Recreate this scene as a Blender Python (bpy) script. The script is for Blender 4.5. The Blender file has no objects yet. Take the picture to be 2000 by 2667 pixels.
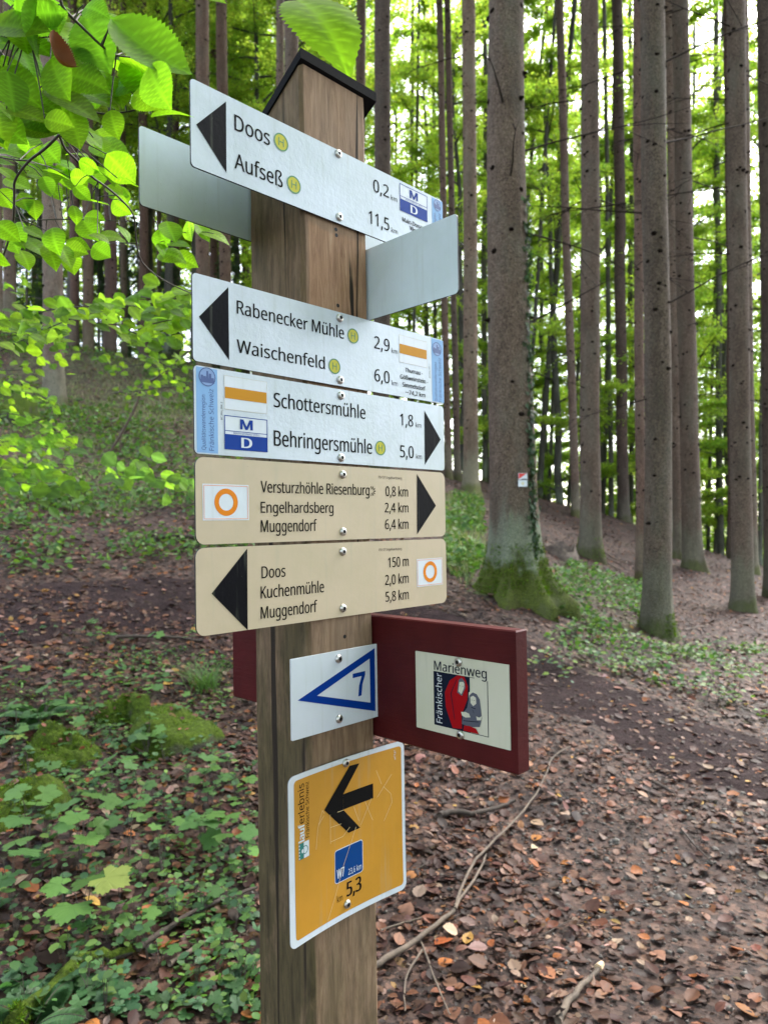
import bpy, math, random
import numpy as np
from mathutils import Vector, Matrix

SC = bpy.context.scene
COL = SC.collection
random.seed(7)
RNG = np.random.default_rng(11)

# ---------------------------------------------------------------- camera
FPX, PITCH, ROLL = 1848.39, .01852, -.01577        # focal length in pixels of a 2000 x 2667 frame
CAMZ = 1.6
cp, sp, cr, sr = math.cos(PITCH), math.sin(PITCH), math.cos(ROLL), math.sin(ROLL)
FW = np.array((0, cp, sp)); UP0 = np.array((0, -sp, cp)); RT0 = np.array((1., 0, 0))
RT = cr * RT0 + sr * UP0
UP = -sr * RT0 + cr * UP0
EYE = np.array((0, 0, CAMZ))
cam = bpy.data.cameras.new('camera')
cam.sensor_fit = 'VERTICAL'; cam.sensor_height = 36; cam.lens = FPX / 2667 * 36
cam.clip_start = .05; cam.clip_end = 600
cam.dof.use_dof = True; cam.dof.focus_distance = 1.05; cam.dof.aperture_fstop = cam.lens / 3.4
co = bpy.data.objects.new('camera', cam); COL.objects.link(co)
M = Matrix.Identity(4)
for i in range(3):
    M[i][0], M[i][1], M[i][2], M[i][3] = RT[i], UP[i], -FW[i], EYE[i]
co.matrix_world = M
SC.camera = co

# ---------------------------------------------------------------- light: overcast daylight
SUN_EL, SUN_ROT = math.radians(52), math.radians(35)
W = bpy.data.worlds.new('World'); SC.world = W; W.use_nodes = True
nt = W.node_tree
sky = nt.nodes.new('ShaderNodeTexSky'); sky.sky_type = 'NISHITA'; sky.sun_disc = False
sky.sun_elevation = SUN_EL; sky.sun_rotation = SUN_ROT
sky.air_density = 1.0; sky.dust_density = 3.0; sky.ozone_density = 1.0
bg = nt.nodes['Background']; bg.inputs['Strength'].default_value = .15
hs = nt.nodes.new('ShaderNodeHueSaturation'); hs.inputs['Saturation'].default_value = .55      # thin even cloud takes most of the blue out
nt.links.new(sky.outputs[0], hs.inputs['Color']); nt.links.new(hs.outputs[0], bg.inputs[0])
sl = bpy.data.lights.new('sun', 'SUN'); sl.energy = 1.5; sl.angle = math.radians(30); sl.color = (1, .96, .9)
so = bpy.data.objects.new('sun', sl); COL.objects.link(so)
# sun_rotation counts clockwise from +Y seen from above
sd = Vector((math.sin(SUN_ROT) * math.cos(SUN_EL), math.cos(SUN_ROT) * math.cos(SUN_EL), math.sin(SUN_EL)))
so.rotation_euler = (-sd).to_track_quat('-Z', 'Y').to_euler()
VS = SC.view_settings
VS.view_transform = 'Standard'; VS.look = 'None'; VS.exposure = 2.8; VS.gamma = 1; VS.use_curve_mapping = False
try:
    SC.cycles.use_denoising = True
    SC.cycles.max_bounces = 10; SC.cycles.transmission_bounces = 6; SC.cycles.diffuse_bounces = 5
    SC.cycles.sample_clamp_indirect = 6
except Exception:
    pass

# ---------------------------------------------------------------- picture <-> place helpers (px in a 1659 x 2212 view of the photo)
K = 2000 / 1659
def ray(px, py):
    px = np.asarray(px, float); py = np.asarray(py, float)
    u = (px * K - 1000) / FPX; v = (py * K - 1333.5) / FPX
    return FW + u[..., None] * RT - v[..., None] * UP
def at(px, py, Y):
    d = ray(px, py)
    return EYE + d * (np.asarray(Y, float) / d[..., 1])[..., None]

# ---------------------------------------------------------------- terrain: a smooth surface through measured ground points
GP = [  # px, py, distance
    (0, 2200, 2.12), (300, 2205, 2.2), (700, 2212, 2.26), (1150, 2212, 2.3), (1659, 2212, 2.3), (0, 1800, 3.05), (400, 1800, 3.25),
    (1659, 1800, 3.7), (1250, 1850, 3.45), (1659, 1600, 5.15), (1659, 1450, 7.4), (1200, 1600, 4.65), (1000, 1700, 4.0), (1000, 1450, 5.9),
    (350, 1600, 4.35), (100, 1600, 4.1), (250, 1420, 5.7), (200, 1290, 6.6), (0, 1300, 6.3), (400, 1290, 6.8), (200, 1130, 8.8), (0, 1120, 8.2),
    (200, 980, 12.5), (60, 900, 14.0), (400, 930, 14.5), (500, 1040, 11.5), (400, 780, 23), (150, 760, 22), (620, 1000, 14), (1000, 1160, 11.0), (980, 1290, 7.6),
    (1110, 1292, 8.0), (1425, 1375, 9.0), (1275, 1200, 14.6), (1600, 1315, 12.3), (1495, 1228, 15.3), (1018, 1066, 16.9), (1345, 1122, 23),
    (1240, 1114, 21), (1383, 1247, 13.8), (1620, 1236, 17), (1585, 1212, 20), (965, 1030, 19), (830, 1000, 16), (118, 872, 16), (15, 700, 20),
    (1100, 1090, 19), (1150, 1105, 19.5), (1300, 1290, 10.5), (1560, 1420, 8.2)]
gp = np.array([at(*g) for g in GP])
anch = np.array([(-25, 35, 10.), (-45, 60, 10), (0, 40, 5.0), (0, 28, 4.6), (-7, 28, 7.6), (12, 30, -1.5), (20, 45, -7), (25, 20, -2.5), (6, 32, .9), (0, -8, -.2), (-8, -5, .6),
                 (8, -5, -.3), (-8, 3, .9), (9, 4, -.15), (14, 10, -.6), (40, 60, -14), (0, 75, 3), (-60, 20, 14), (-12, 48, 7), (40, 10, -6), (0, .5, 0), (2, 1, 0), (-2, .8, .15), (-20, 10, 5.5), (-13, 8, 3.2)], float)
cpts = np.vstack([gp, anch])
def tps(r2): return .5 * r2 * np.log(r2 + 1e-9)
_n = len(cpts)
_A = tps(((cpts[:, None, :2] - cpts[None, :, :2]) ** 2).sum(-1)) + np.eye(_n) * .15
_P = np.hstack([np.ones((_n, 1)), cpts[:, :2]])
_S = np.zeros((_n + 3, _n + 3)); _S[:_n, :_n] = _A; _S[:_n, _n:] = _P; _S[_n:, :_n] = _P.T
_w = np.linalg.solve(_S, np.concatenate([cpts[:, 2], np.zeros(3)]))
def ground0(x, y):
    x = np.asarray(x, float).ravel(); y = np.asarray(y, float).ravel()
    out = np.empty(len(x))
    for s in range(0, len(x), 20000):
        a = np.stack([x[s:s + 20000], y[s:s + 20000]], 1)
        r2 = ((a[:, None, :] - cpts[None, :, :2]) ** 2).sum(-1)
        out[s:s + 20000] = tps(r2) @ _w[:_n] + _w[_n] + a @ _w[_n + 1:]
    return out
def bumps(x, y):
    return (.020 * np.sin(x * 2.3 + 1.3 * np.sin(y * 1.7)) * np.sin(y * 2.9 + np.sin(x * 1.1)) + .010 * np.sin(x * 7.1 + 2 * np.sin(y * 3.3)) * np.sin(y * 6.3 + 1.7)
            + .05 * np.sin(x * .8 + 1) * np.sin(y * .9 + .4 * x))
def ground(x, y):
    x = np.asarray(x, float).ravel(); y = np.asarray(y, float).ravel()
    return ground0(x, y) + bumps(x, y)
def hit(px, py):
    d = ray(px, py)
    t = np.geomspace(1.5, 70, 500)
    P = EYE + t[:, None] * d
    below = P[:, 2] < ground(P[:, 0], P[:, 1])
    i = int(np.argmax(below)) if below.any() else 350
    a, b = t[max(i - 1, 0)], t[i]
    for _ in range(14):
        m = (a + b) / 2; q = EYE + m * d
        if q[2] < ground(q[0], q[1])[0]: b = m
        else: a = m
    return EYE + b * d
def hits(pts): return np.array([hit(*p) for p in pts])
def inpoly(x, y, poly):
    ins = np.zeros(len(x), bool); j = len(poly) - 1
    for i in range(len(poly)):
        xi, yi, xj, yj = poly[i][0], poly[i][1], poly[j][0], poly[j][1]
        c = ((yi > y) != (yj > y)) & (x < (xj - xi) * (y - yi) / (yj - yi + 1e-12) + xi)
        ins ^= c; j = i
    return ins
def vnoise(x, y, seed=0):
    """smooth value noise 0..1"""
    r = np.random.default_rng(seed); T = r.random((64, 64))
    xi = np.floor(x).astype(int); yi = np.floor(y).astype(int); fx = x - xi; fy = y - yi
    fx = fx * fx * (3 - 2 * fx); fy = fy * fy * (3 - 2 * fy)
    g = lambda i, j: T[i % 64, j % 64]
    return (g(xi, yi) * (1 - fx) + g(xi + 1, yi) * fx) * (1 - fy) + (g(xi, yi + 1) * (1 - fx) + g(xi + 1, yi + 1) * fx) * fy
def fnoise(x, y, seed=0): return .55 * vnoise(x, y, seed) + .3 * vnoise(x * 2.1, y * 2.1, seed + 1) + .15 * vnoise(x * 4.3, y * 4.3, seed + 2)

# ---------------------------------------------------------------- materials
def mat(name):
    m = bpy.data.materials.new(name); m.use_nodes = True
    return m, m.node_tree, m.node_tree.nodes['Principled BSDF']
def N(nt, typ, **kw):
    n = nt.nodes.new(typ)
    for k, v in kw.items():
        if k.startswith('i_'):
            key = k[2:]
            n.inputs[int(key) if key.isdigit() else key].default_value = v
        else: setattr(n, k, v)
    return n
def ramp(nt, fac, stops):
    r = nt.nodes.new('ShaderNodeValToRGB')
    while len(r.color_ramp.elements) < len(stops): r.color_ramp.elements.new(.5)
    for e, (p, c) in zip(r.color_ramp.elements, stops): e.position = p; e.color = (*c, 1) if len(c) == 3 else c
    nt.links.new(fac, r.inputs[0]); return r.outputs[0]
def mixc(nt, fac, a, b, mode='MIX'):
    m = nt.nodes.new('ShaderNodeMix'); m.data_type = 'RGBA'; m.blend_type = mode
    for sock, v in ((m.inputs[0], fac), (m.inputs[6], a), (m.inputs[7], b)):
        if isinstance(v, (int, float)): sock.default_value = v
        elif isinstance(v, tuple): sock.default_value = (*v, 1) if len(v) == 3 else v
        else: nt.links.new(v, sock)
    return m.outputs[2]
def bump(nt, h, bsdf, strength, dist):
    b = nt.nodes.new('ShaderNodeBump'); b.inputs['Strength'].default_value = strength; b.inputs['Distance'].default_value = dist
    nt.links.new(h, b.inputs['Height']); nt.links.new(b.outputs[0], bsdf.inputs['Normal'])
def coords(nt, which='Object', scale=(1, 1, 1)):
    t = nt.nodes.new('ShaderNodeTexCoord'); m = nt.nodes.new('ShaderNodeMapping'); m.inputs['Scale'].default_value = scale
    nt.links.new(t.outputs[which], m.inputs[0]); return m.outputs[0]
def noise(nt, vec, scale, detail=4, rough=.55, dist=0.):
    n = nt.nodes.new('ShaderNodeTexNoise'); n.inputs['Scale'].default_value = scale; n.inputs['Detail'].default_value = detail
    n.inputs['Roughness'].default_value = rough; n.inputs['Distortion'].default_value = dist
    nt.links.new(vec, n.inputs['Vector']); return n.outputs['Fac']

def plain(name, c, rough=.5, metal=0., spec=.5, nz=.0, bumpy=0.):
    m, nt, b = mat(name)
    b.inputs['Base Color'].default_value = (*c, 1); b.inputs['Roughness'].default_value = rough; b.inputs['Metallic'].default_value = metal
    b.inputs['Specular IOR Level'].default_value = spec
    if nz or bumpy:
        v = coords(nt)
        n = noise(nt, v, 14, 5, .6)
        if nz:
            c2 = tuple(x * (1 - nz) for x in c)
            nt.links.new(ramp(nt, n, [(.35, c2), (.65, c)]), b.inputs['Base Color'])
        if bumpy:
            bump(nt, noise(nt, v, 160, 3, .6), b, bumpy, .002)
    return m

def sign_paint(name, c, rough=.28, dirt=.08, wavy=.25):
    """lacquered sheet: slight orange peel, faint dirt"""
    m, nt, b = mat(name)
    v = coords(nt)
    n = noise(nt, v, 9, 6, .62)
    c2 = tuple(x * (1 - dirt) * k for x, k in zip(c, (.97, 1, .95)))
    col = ramp(nt, n, [(.3, c2), (.6, c)])
    stk = noise(nt, coords(nt, 'Object', (1, 1, .06)), 75, 4, .6)
    col = mixc(nt, ramp(nt, stk, [(.56, (0, 0, 0)), (.74, (.22, .22, .22))]), col, (.30, .32, .25))
    sp_ = noise(nt, v, 210, 2, .5)
    col = mixc(nt, ramp(nt, sp_, [(.73, (0, 0, 0)), (.79, (.35, .35, .35))]), col, (.25, .23, .18))
    nt.links.new(col, b.inputs['Base Color'])
    rr = N(nt, 'ShaderNodeMapRange'); rr.inputs[3].default_value = rough - .06; rr.inputs[4].default_value = rough + .12
    nt.links.new(noise(nt, v, 22, 4, .6), rr.inputs[0]); nt.links.new(rr.outputs[0], b.inputs['Roughness'])
    a = noise(nt, v, 130, 3, .6)
    bump(nt, a, b, wavy, .0012)
    return m

WHITE = sign_paint('white_sign_paint', (.55, .61, .68), .15, .14, .4)
WHITE2 = sign_paint('white_sticker', (.60, .645, .71), .35, .05, .1)
GREYBACK = sign_paint('grey_sign_back', (.60, .69, .76), .45, .10, .15)
BEIGE = sign_paint('beige_sign_paint', (.50, .405, .28), .42, .10, .12)
BLACK = sign_paint('black_print', (.005, .005, .007), .42, .0, .3)
BLACK.node_tree.nodes['Principled BSDF'].inputs['Specular IOR Level'].default_value = .06
BLACKM = plain('black_matt_print', (.006, .006, .006), .6, spec=.06)
CORE = plain('black_panel_core', (.012, .012, .014), .6)
ORANGE = sign_paint('orange_sign_paint', (.50, .235, .018), .4, .12, .1)
YELLOW = plain('marker_yellow', (.50, .225, .010), .45, spec=.15)
BLUE = plain('marker_blue', (.004, .040, .26), .45, spec=.12)
BLUE7 = plain('triangle_blue', (.001, .032, .23), .45, spec=.1)
DBLUE = plain('badge_blue', (.002, .045, .19), .45, spec=.12)
LBLUE = plain('band_blue', (.205, .38, .64), .4, spec=.2)
NAVYT = plain('band_lettering_blue', (.03, .07, .22), .4)
HY = plain('stop_yellow', (.48, .44, .03), .4, spec=.2); HG = plain('stop_green', (.05, .19, .06), .4)
ORNG = plain('ring_orange', (.66, .20, .008), .45, spec=.15); PINKL = plain('thin_orange_line', (.66, .27, .15), .5)
RED = None
NAVY = plain('emblem_navy', (.006, .010, .026), .5, spec=.08); CRED = plain('emblem_red', (.30, .003, .007), .5, spec=.1); CGREY = plain('emblem_slate', (.075, .085, .12), .4)
CREAM = sign_paint('cream_plaque', (.56, .555, .46), .35, .04, .05)
TEAL = plain('badge_teal', (.02, .16, .14), .4)
SCRATCH = plain('scratch', (.66, .50, .26), .6)
STEEL = plain('stainless_steel', (.52, .51, .49), .33, 1.0, bumpy=.2); SOCKET = plain('screw_socket', (.02, .02, .02), .6, .5)
CAPM = plain('black_cap_sheet', (.006, .006, .007), .75, spec=.08, nz=.3)

def make_red():
    m, nt, b = mat('oxblood_painted_wood')
    v = coords(nt, 'Object', (1, 1, 1))
    g = noise(nt, coords(nt, 'Object', (30, 5, 60)), 4, 6, .6)
    n = noise(nt, v, 12, 5, .6)
    c = ramp(nt, n, [(.3, (.048, .0048, .0058)), (.7, (.076, .0080, .0092))])
    c = mixc(nt, ramp(nt, noise(nt, v, 60, 3, .7), [(.70, (0, 0, 0)), (.80, (.5, .5, .5))]), c, (.13, .035, .032))
    b.inputs['Specular IOR Level'].default_value = .16
    nt.links.new(c, b.inputs['Base Color']); b.inputs['Roughness'].default_value = .5
    bump(nt, g, b, .35, .002)
    return m
RED = make_red()

def make_wood():
    m, nt, b = mat('weathered_post_wood')
    v = coords(nt)
    g = noise(nt, coords(nt, 'Object', (1, 1, .11)), 95, 8, .72, .5)
    g2 = noise(nt, coords(nt, 'Object', (1, 1, .22)), 20, 6, .68, .8)
    c = ramp(nt, g, [(.28, (.095, .056, .036)), (.5, (.235, .145, .088)), (.72, (.39, .265, .175))])
    c = mixc(nt, ramp(nt, g2, [(.35, (0, 0, 0)), (.7, (.6, .6, .6))]), c, (.235, .165, .115))
    geo = nt.nodes.new('ShaderNodeNewGeometry')
    tc = nt.nodes.new('ShaderNodeTexCoord'); sx = nt.nodes.new('ShaderNodeSeparateXYZ'); nt.links.new(tc.outputs['Object'], sx.inputs[0])
    # fresh, redder wood where an older plate used to cover the front (object z .345 .. .475)
    def band(sock, lo, hi, soft):
        a = N(nt, 'ShaderNodeMapRange', interpolation_type='SMOOTHSTEP'); a.inputs[1].default_value = lo - soft; a.inputs[2].default_value = lo + soft
        c_ = N(nt, 'ShaderNodeMapRange', interpolation_type='SMOOTHSTEP'); c_.inputs[1].default_value = hi - soft; c_.inputs[2].default_value = hi + soft
        c_.inputs[3].default_value = 1; c_.inputs[4].default_value = 0
        nt.links.new(sock, a.inputs[0]); nt.links.new(sock, c_.inputs[0])
        mm = N(nt, 'ShaderNodeMath', operation='MULTIPLY'); nt.links.new(a.outputs[0], mm.inputs[0]); nt.links.new(c_.outputs[0], mm.inputs[1]); return mm.outputs[0]
    wob = N(nt, 'ShaderNodeMath', operation='MULTIPLY_ADD'); nt.links.new(noise(nt, v, 30, 3), wob.inputs[0]); wob.inputs[1].default_value = .03; nt.links.new(sx.outputs[2], wob.inputs[2])
    bz = band(wob.outputs[0], .33, .483, .006)
    by = band(sx.outputs[1], -.01, .0012, .001); bx = band(sx.outputs[0], .012, .138, .003)
    m1 = N(nt, 'ShaderNodeMath', operation='MULTIPLY'); nt.links.new(bz, m1.inputs[0]); nt.links.new(by, m1.inputs[1])
    m2 = N(nt, 'ShaderNodeMath', operation='MULTIPLY'); nt.links.new(m1.outputs[0], m2.inputs[0]); nt.links.new(bx, m2.inputs[1])
    fresh = ramp(nt, g, [(.3, (.18, .090, .048)), (.52, (.33, .190, .110)), (.75, (.46, .31, .20))])
    m3 = N(nt, 'ShaderNodeMath', operation='MULTIPLY'); nt.links.new(m2.outputs[0], m3.inputs[0]); m3.inputs[1].default_value = .75
    c = mixc(nt, m3.outputs[0], c, fresh)
    # algae: the left (local -x) face and the foot have turned green-brown
    lf = band(sx.outputs[0], -.01, .006, .004)
    low = N(nt, 'ShaderNodeMapRange'); low.inputs[1].default_value = .1; low.inputs[2].default_value = -.75; low.inputs[3].default_value = 0; low.inputs[4].default_value = .75
    nt.links.new(sx.outputs[2], low.inputs[0])
    ad = N(nt, 'ShaderNodeMath', operation='MULTIPLY_ADD'); nt.links.new(lf, ad.inputs[0]); ad.inputs[1].default_value = .85; nt.links.new(low.outputs[0], ad.inputs[2])
    blot = ramp(nt, noise(nt, coords(nt, 'Object', (1, 1, .4)), 16, 5, .65), [(.3, (.25, .25, .25)), (.62, (1, 1, 1))])
    m4 = N(nt, 'ShaderNodeMath', operation='MULTIPLY', use_clamp=True); nt.links.new(ad.outputs[0], m4.inputs[0]); nt.links.new(blot, m4.inputs[1])
    alg = ramp(nt, g, [(.3, (.034, .026, .013)), (.7, (.120, .092, .045))])
    c = mixc(nt, m4.outputs[0], c, alg)
    # drying cracks
    crk = ramp(nt, noise(nt, coords(nt, 'Object', (1, 1, .018)), 62, 2, .5, .4), [(.335, (1, 1, 1)), (.372, (0, 0, 0))])
    c = mixc(nt, crk, c, (.022, .015, .010))
    nt.links.new(c, b.inputs['Base Color']); b.inputs['Roughness'].default_value = .8; b.inputs['Specular IOR Level'].default_value = .25
    bump(nt, g, b, .6, .003)
    return m
WOOD = make_wood()

def make_bark(name, dark, mid, light, algae):
    m, nt, b = mat(name)
    tc = nt.nodes.new('ShaderNodeTexCoord'); oi = nt.nodes.new('ShaderNodeObjectInfo')
    va = N(nt, 'ShaderNodeVectorMath', operation='SCALE'); va.inputs[3].default_value = 37
    cb = nt.nodes.new('ShaderNodeCombineXYZ')
    for i in range(3): nt.links.new(oi.outputs['Random'], cb.inputs[i])
    nt.links.new(cb.outputs[0], va.inputs[0])
    ad = N(nt, 'ShaderNodeVectorMath', operation='ADD'); nt.links.new(tc.outputs['Object'], ad.inputs[0]); nt.links.new(va.outputs[0], ad.inputs[1])
    def mp(s):
        q = nt.nodes.new('ShaderNodeMapping'); q.inputs['Scale'].default_value = s; nt.links.new(ad.outputs[0], q.inputs[0]); return q.outputs[0]
    flake = nt.nodes.new('ShaderNodeTexVoronoi'); flake.inputs['Scale'].default_value = 75; nt.links.new(mp((1, 1, .7)), flake.inputs['Vector'])
    n1 = noise(nt, mp((1, 1, .45)), 8, 8, .72, .2)
    n2 = noise(nt, mp((1, 1, .7)), 70, 5, .72)
    c = ramp(nt, n1, [(.28, dark), (.5, mid), (.75, light)])
    c = mixc(nt, .55, c, ramp(nt, flake.outputs['Color'], [(.2, dark), (.85, light)]))
    c = mixc(nt, ramp(nt, n2, [(.33, (.85, .85, .85)), (.50, (0, 0, 0))]), c, tuple(x * .35 for x in dark))
    sx = nt.nodes.new('ShaderNodeSeparateXYZ'); nt.links.new(tc.outputs['Object'], sx.inputs[0])
    # grey-green lichen above the foot, moss on the foot (true growth on the bark)
    wob = N(nt, 'ShaderNodeMath', operation='MULTIPLY_ADD'); nt.links.new(noise(nt, mp((1, 1, .35)), 7, 4, .6), wob.inputs[0]); wob.inputs[1].default_value = -1.1; nt.links.new(sx.outputs[2], wob.inputs[2])
    al = N(nt, 'ShaderNodeMapRange', interpolation_type='SMOOTHSTEP'); al.inputs[1].default_value = .55; al.inputs[2].default_value = .12; nt.links.new(wob.outputs[0], al.inputs[0])
    alf = N(nt, 'ShaderNodeMath', operation='MULTIPLY'); nt.links.new(al.outputs[0], alf.inputs[0]); alf.inputs[1].default_value = algae
    c = mixc(nt, alf.outputs[0], c, ramp(nt, n2, [(.3, (.09, .115, .075)), (.7, (.235, .275, .20))]))
    wm = N(nt, 'ShaderNodeMath', operation='MULTIPLY_ADD'); nt.links.new(noise(nt, mp((1, 1, .6)), 5, 5, .65), wm.inputs[0]); wm.inputs[1].default_value = -.75 if algae > .5 else -.42; nt.links.new(sx.outputs[2], wm.inputs[2])
    ms = N(nt, 'ShaderNodeMapRange', interpolation_type='SMOOTHSTEP'); ms.inputs[1].default_value = .06; ms.inputs[2].default_value = -.10; nt.links.new(wm.outputs[0], ms.inputs[0])
    moss = ramp(nt, noise(nt, mp((1, 1, 1)), 60, 4, .7), [(.3, (.020, .027, .006)), (.65, (.085, .108, .018))])
    msf = N(nt, 'ShaderNodeMath', operation='MULTIPLY'); nt.links.new(ms.outputs[0], msf.inputs[0]); msf.inputs[1].default_value = min(1, algae + .35)
    c = mixc(nt, msf.outputs[0], c, moss)
    pat = ramp(nt, noise(nt, mp((1, 1, .35)), 2.6, 5, .7), [(.46, (0, 0, 0)), (.66, (.55, .55, .55))])
    c = mixc(nt, pat, c, ramp(nt, n2, [(.3, (.060, .058, .044)), (.7, (.165, .160, .128))]))
    scl = ramp(nt, noise(nt, mp((1, 1, .3)), 3.3, 4, .6), [(.30, (.55, .55, .55)), (.5, (0, 0, 0))])
    c = mixc(nt, scl, c, tuple(x * .9 for x in dark))
    c = mixc(nt, 1.0, c, oi.outputs['Color'], 'MULTIPLY')
    nt.links.new(c, b.inputs['Base Color']); b.inputs['Roughness'].default_value = .9; b.inputs['Specular IOR Level'].default_value = .2
    hh = mixc(nt, .5, n1, flake.outputs['Distance'])
    bump(nt, hh, b, .9, .02)
    return m
BARK = make_bark('spruce_bark', (.052, .036, .027), (.125, .090, .068), (.22, .170, .132), .35)
BARKA = make_bark('mossy_spruce_bark', (.050, .034, .025), (.120, .085, .063), (.21, .160, .122), .85)
BBARK = make_bark('beech_bark', (.035, .034, .026), (.075, .072, .056), (.13, .125, .10), .6)
KNOT = plain('knot_dark', (.011, .008, .006), .95, spec=.05)
DEADW = plain('dead_twig', (.030, .022, .017), .9, spec=.1, nz=.4)
TWIG = plain('living_twig', (.050, .038, .028), .7, nz=.4)
STICK = plain('fallen_stick_wood', (.135, .098, .070), .8, nz=.55, bumpy=.5)
STICKD = plain('dark_rotten_stick', (.055, .038, .028), .85, nz=.5, bumpy=.5)
CUTW = plain('pale_broken_wood', (.50, .36, .22), .8)

def leafmat(name, trans=.5, rough=.42, spec=.35, vein=False, tr_gain=(1.7, 1.9, .9)):
    m, nt, b = mat(name)
    out = nt.nodes['Material Output']
    a = N(nt, 'ShaderNodeAttribute', attribute_name='Col')
    lc = mixc(nt, ramp(nt, noise(nt, coords(nt), 26, 5, .7), [(.30, (.55, .55, .55)), (.48, (0, 0, 0))]), a.outputs['Color'], (.6, .62, .5), 'MULTIPLY')
    nt.links.new(lc, b.inputs['Base Color']); b.inputs['Roughness'].default_value = rough; b.inputs['Specular IOR Level'].default_value = spec
    t = nt.nodes.new('ShaderNodeBsdfTranslucent')
    tc = mixc(nt, 1.0, lc, (*tr_gain, 1), 'MULTIPLY'); nt.links.new(tc, t.inputs[0])
    mx = nt.nodes.new('ShaderNodeMixShader'); mx.inputs[0].default_value = trans
    nt.links.new(b.outputs[0], mx.inputs[1]); nt.links.new(t.outputs[0], mx.inputs[2]); nt.links.new(mx.outputs[0], out.inputs[0])
    return m
LEAF = leafmat('beech_foliage', .62, rough=.5, spec=.2, tr_gain=(2.7, 2.7, 1.6))
NEARLEAF = leafmat('near_leaf', .66, .5, .16, tr_gain=(1.5, 1.9, .5))
HERB = leafmat('herb_leaf', .3, .5, .22)
LITTER = leafmat('dry_leaf', .12, .55, .16, tr_gain=(1, .8, .6))
NEEDLE = leafmat('spruce_needles', .15, .6, .2)
MOSSB = leafmat('moss_fronds', .2, .8, .1)

def make_ground():
    m, nt, b = mat('forest_floor')
    v = coords(nt)
    vo = nt.nodes.new('ShaderNodeTexVoronoi'); vo.inputs['Scale'].default_value = 21; nt.links.new(v, vo.inputs['Vector'])
    vo2 = nt.nodes.new('ShaderNodeTexVoronoi'); vo2.inputs['Scale'].default_value = 37; nt.links.new(v, vo2.inputs['Vector'])
    sepc = nt.nodes.new('ShaderNodeSeparateColor'); nt.links.new(vo.outputs['Color'], sepc.inputs[0])
    c = ramp(nt, sepc.outputs[0], [(.0, (.011, .007, .006)), (.35, (.022, .0125, .0105)), (.6, (.038, .020, .0155)), (.8, (.080, .042, .030)), (.97, (.15, .085, .060))])
    sep2 = nt.nodes.new('ShaderNodeSeparateColor'); nt.links.new(vo2.outputs['Color'], sep2.inputs[0])
    c = mixc(nt, .4, c, ramp(nt, sep2.outputs[1], [(.1, (.024, .017, .015)), (.6, (.075, .046, .036)), (.95, (.17, .105, .08))]))
    c = mixc(nt, ramp(nt, noise(nt, v, 2.2, 6, .6), [(.4, (0, 0, 0)), (.65, (.7, .7, .7))]), c, (.019, .012, .0105))
    a = N(nt, 'ShaderNodeAttribute', attribute_name='green')
    gn = noise(nt, v, 9, 7, .7)
    ga = N(nt, 'ShaderNodeMath', operation='MULTIPLY_ADD'); nt.links.new(gn, ga.inputs[0]); ga.inputs[1].default_value = 1.6; ga.inputs[2].default_value = -1.25
    gs = N(nt, 'ShaderNodeMath', operation='ADD'); nt.links.new(ga.outputs[0], gs.inputs[0]); nt.links.new(a.outputs['Fac'], gs.inputs[1])
    gm = N(nt, 'ShaderNodeMapRange', interpolation_type='SMOOTHSTEP'); gm.inputs[1].default_value = .0; gm.inputs[2].default_value = .4; nt.links.new(gs.outputs[0], gm.inputs[0])
    c = mixc(nt, gm.outputs[0], c, ramp(nt, noise(nt, v, 30, 4, .7), [(.3, (.045, .058, .018)), (.7, (.130, .160, .055))]))
    nt.links.new(c, b.inputs['Base Color']); b.inputs['Roughness'].default_value = .75; b.inputs['Specular IOR Level'].default_value = .2
    hh = mixc(nt, .5, vo.outputs['Distance'], noise(nt, v, 30, 5, .7))
    bump(nt, hh, b, .8, .02)
    return m
GROUND = make_ground()
def make_mud():
    m, nt, b = mat('trodden_wet_soil')
    v = coords(nt)
    n = noise(nt, v, 6, 8, .7)
    c = ramp(nt, n, [(.3, (.013, .008, .0085)), (.55, (.029, .0175, .0175)), (.75, (.054, .034, .033))])
    c = mixc(nt, ramp(nt, noise(nt, v, 70, 3, .6), [(.6, (0, 0, 0)), (.72, (.5, .5, .5))]), c, (.10, .072, .058))
    nt.links.new(c, b.inputs['Base Color']); b.inputs['Roughness'].default_value = .8; b.inputs['Specular IOR Level'].default_value = .08
    bump(nt, noise(nt, v, 26, 7, .7), b, .9, .03)
    return m
MUD = make_mud()
def make_rock(name):
    m, nt, b = mat(name)
    v = coords(nt)
    geo = nt.nodes.new('ShaderNodeNewGeometry'); sx = nt.nodes.new('ShaderNodeSeparateXYZ'); nt.links.new(geo.outputs['Normal'], sx.inputs[0])
    n = noise(nt, v, 8, 6, .65)
    ad = N(nt, 'ShaderNodeMath', operation='MULTIPLY_ADD'); nt.links.new(n, ad.inputs[0]); ad.inputs[1].default_value = 1.3; nt.links.new(sx.outputs[2], ad.inputs[2])
    f = N(nt, 'ShaderNodeMapRange', interpolation_type='SMOOTHSTEP'); f.inputs[1].default_value = .55; f.inputs[2].default_value = .95; nt.links.new(ad.outputs[0], f.inputs[0])
    st = ramp(nt, n, [(.3, (.035, .032, .026)), (.7, (.12, .11, .09))])
    ms = ramp(nt, noise(nt, v, 45, 5, .7), [(.3, (.022, .034, .005)), (.65, (.080, .125, .011))])
    nt.links.new(mixc(nt, f.outputs[0], st, ms), b.inputs['Base Color']); b.inputs['Roughness'].default_value = .9; b.inputs['Specular IOR Level'].default_value = .15
    bump(nt, noise(nt, v, 60, 5, .7), b, 1, .02)
    return m
ROCK = make_rock('mossy_rock')
PEBBLE = plain('limestone_pebble', (.095, .080, .068), .7, nz=.5)

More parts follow.
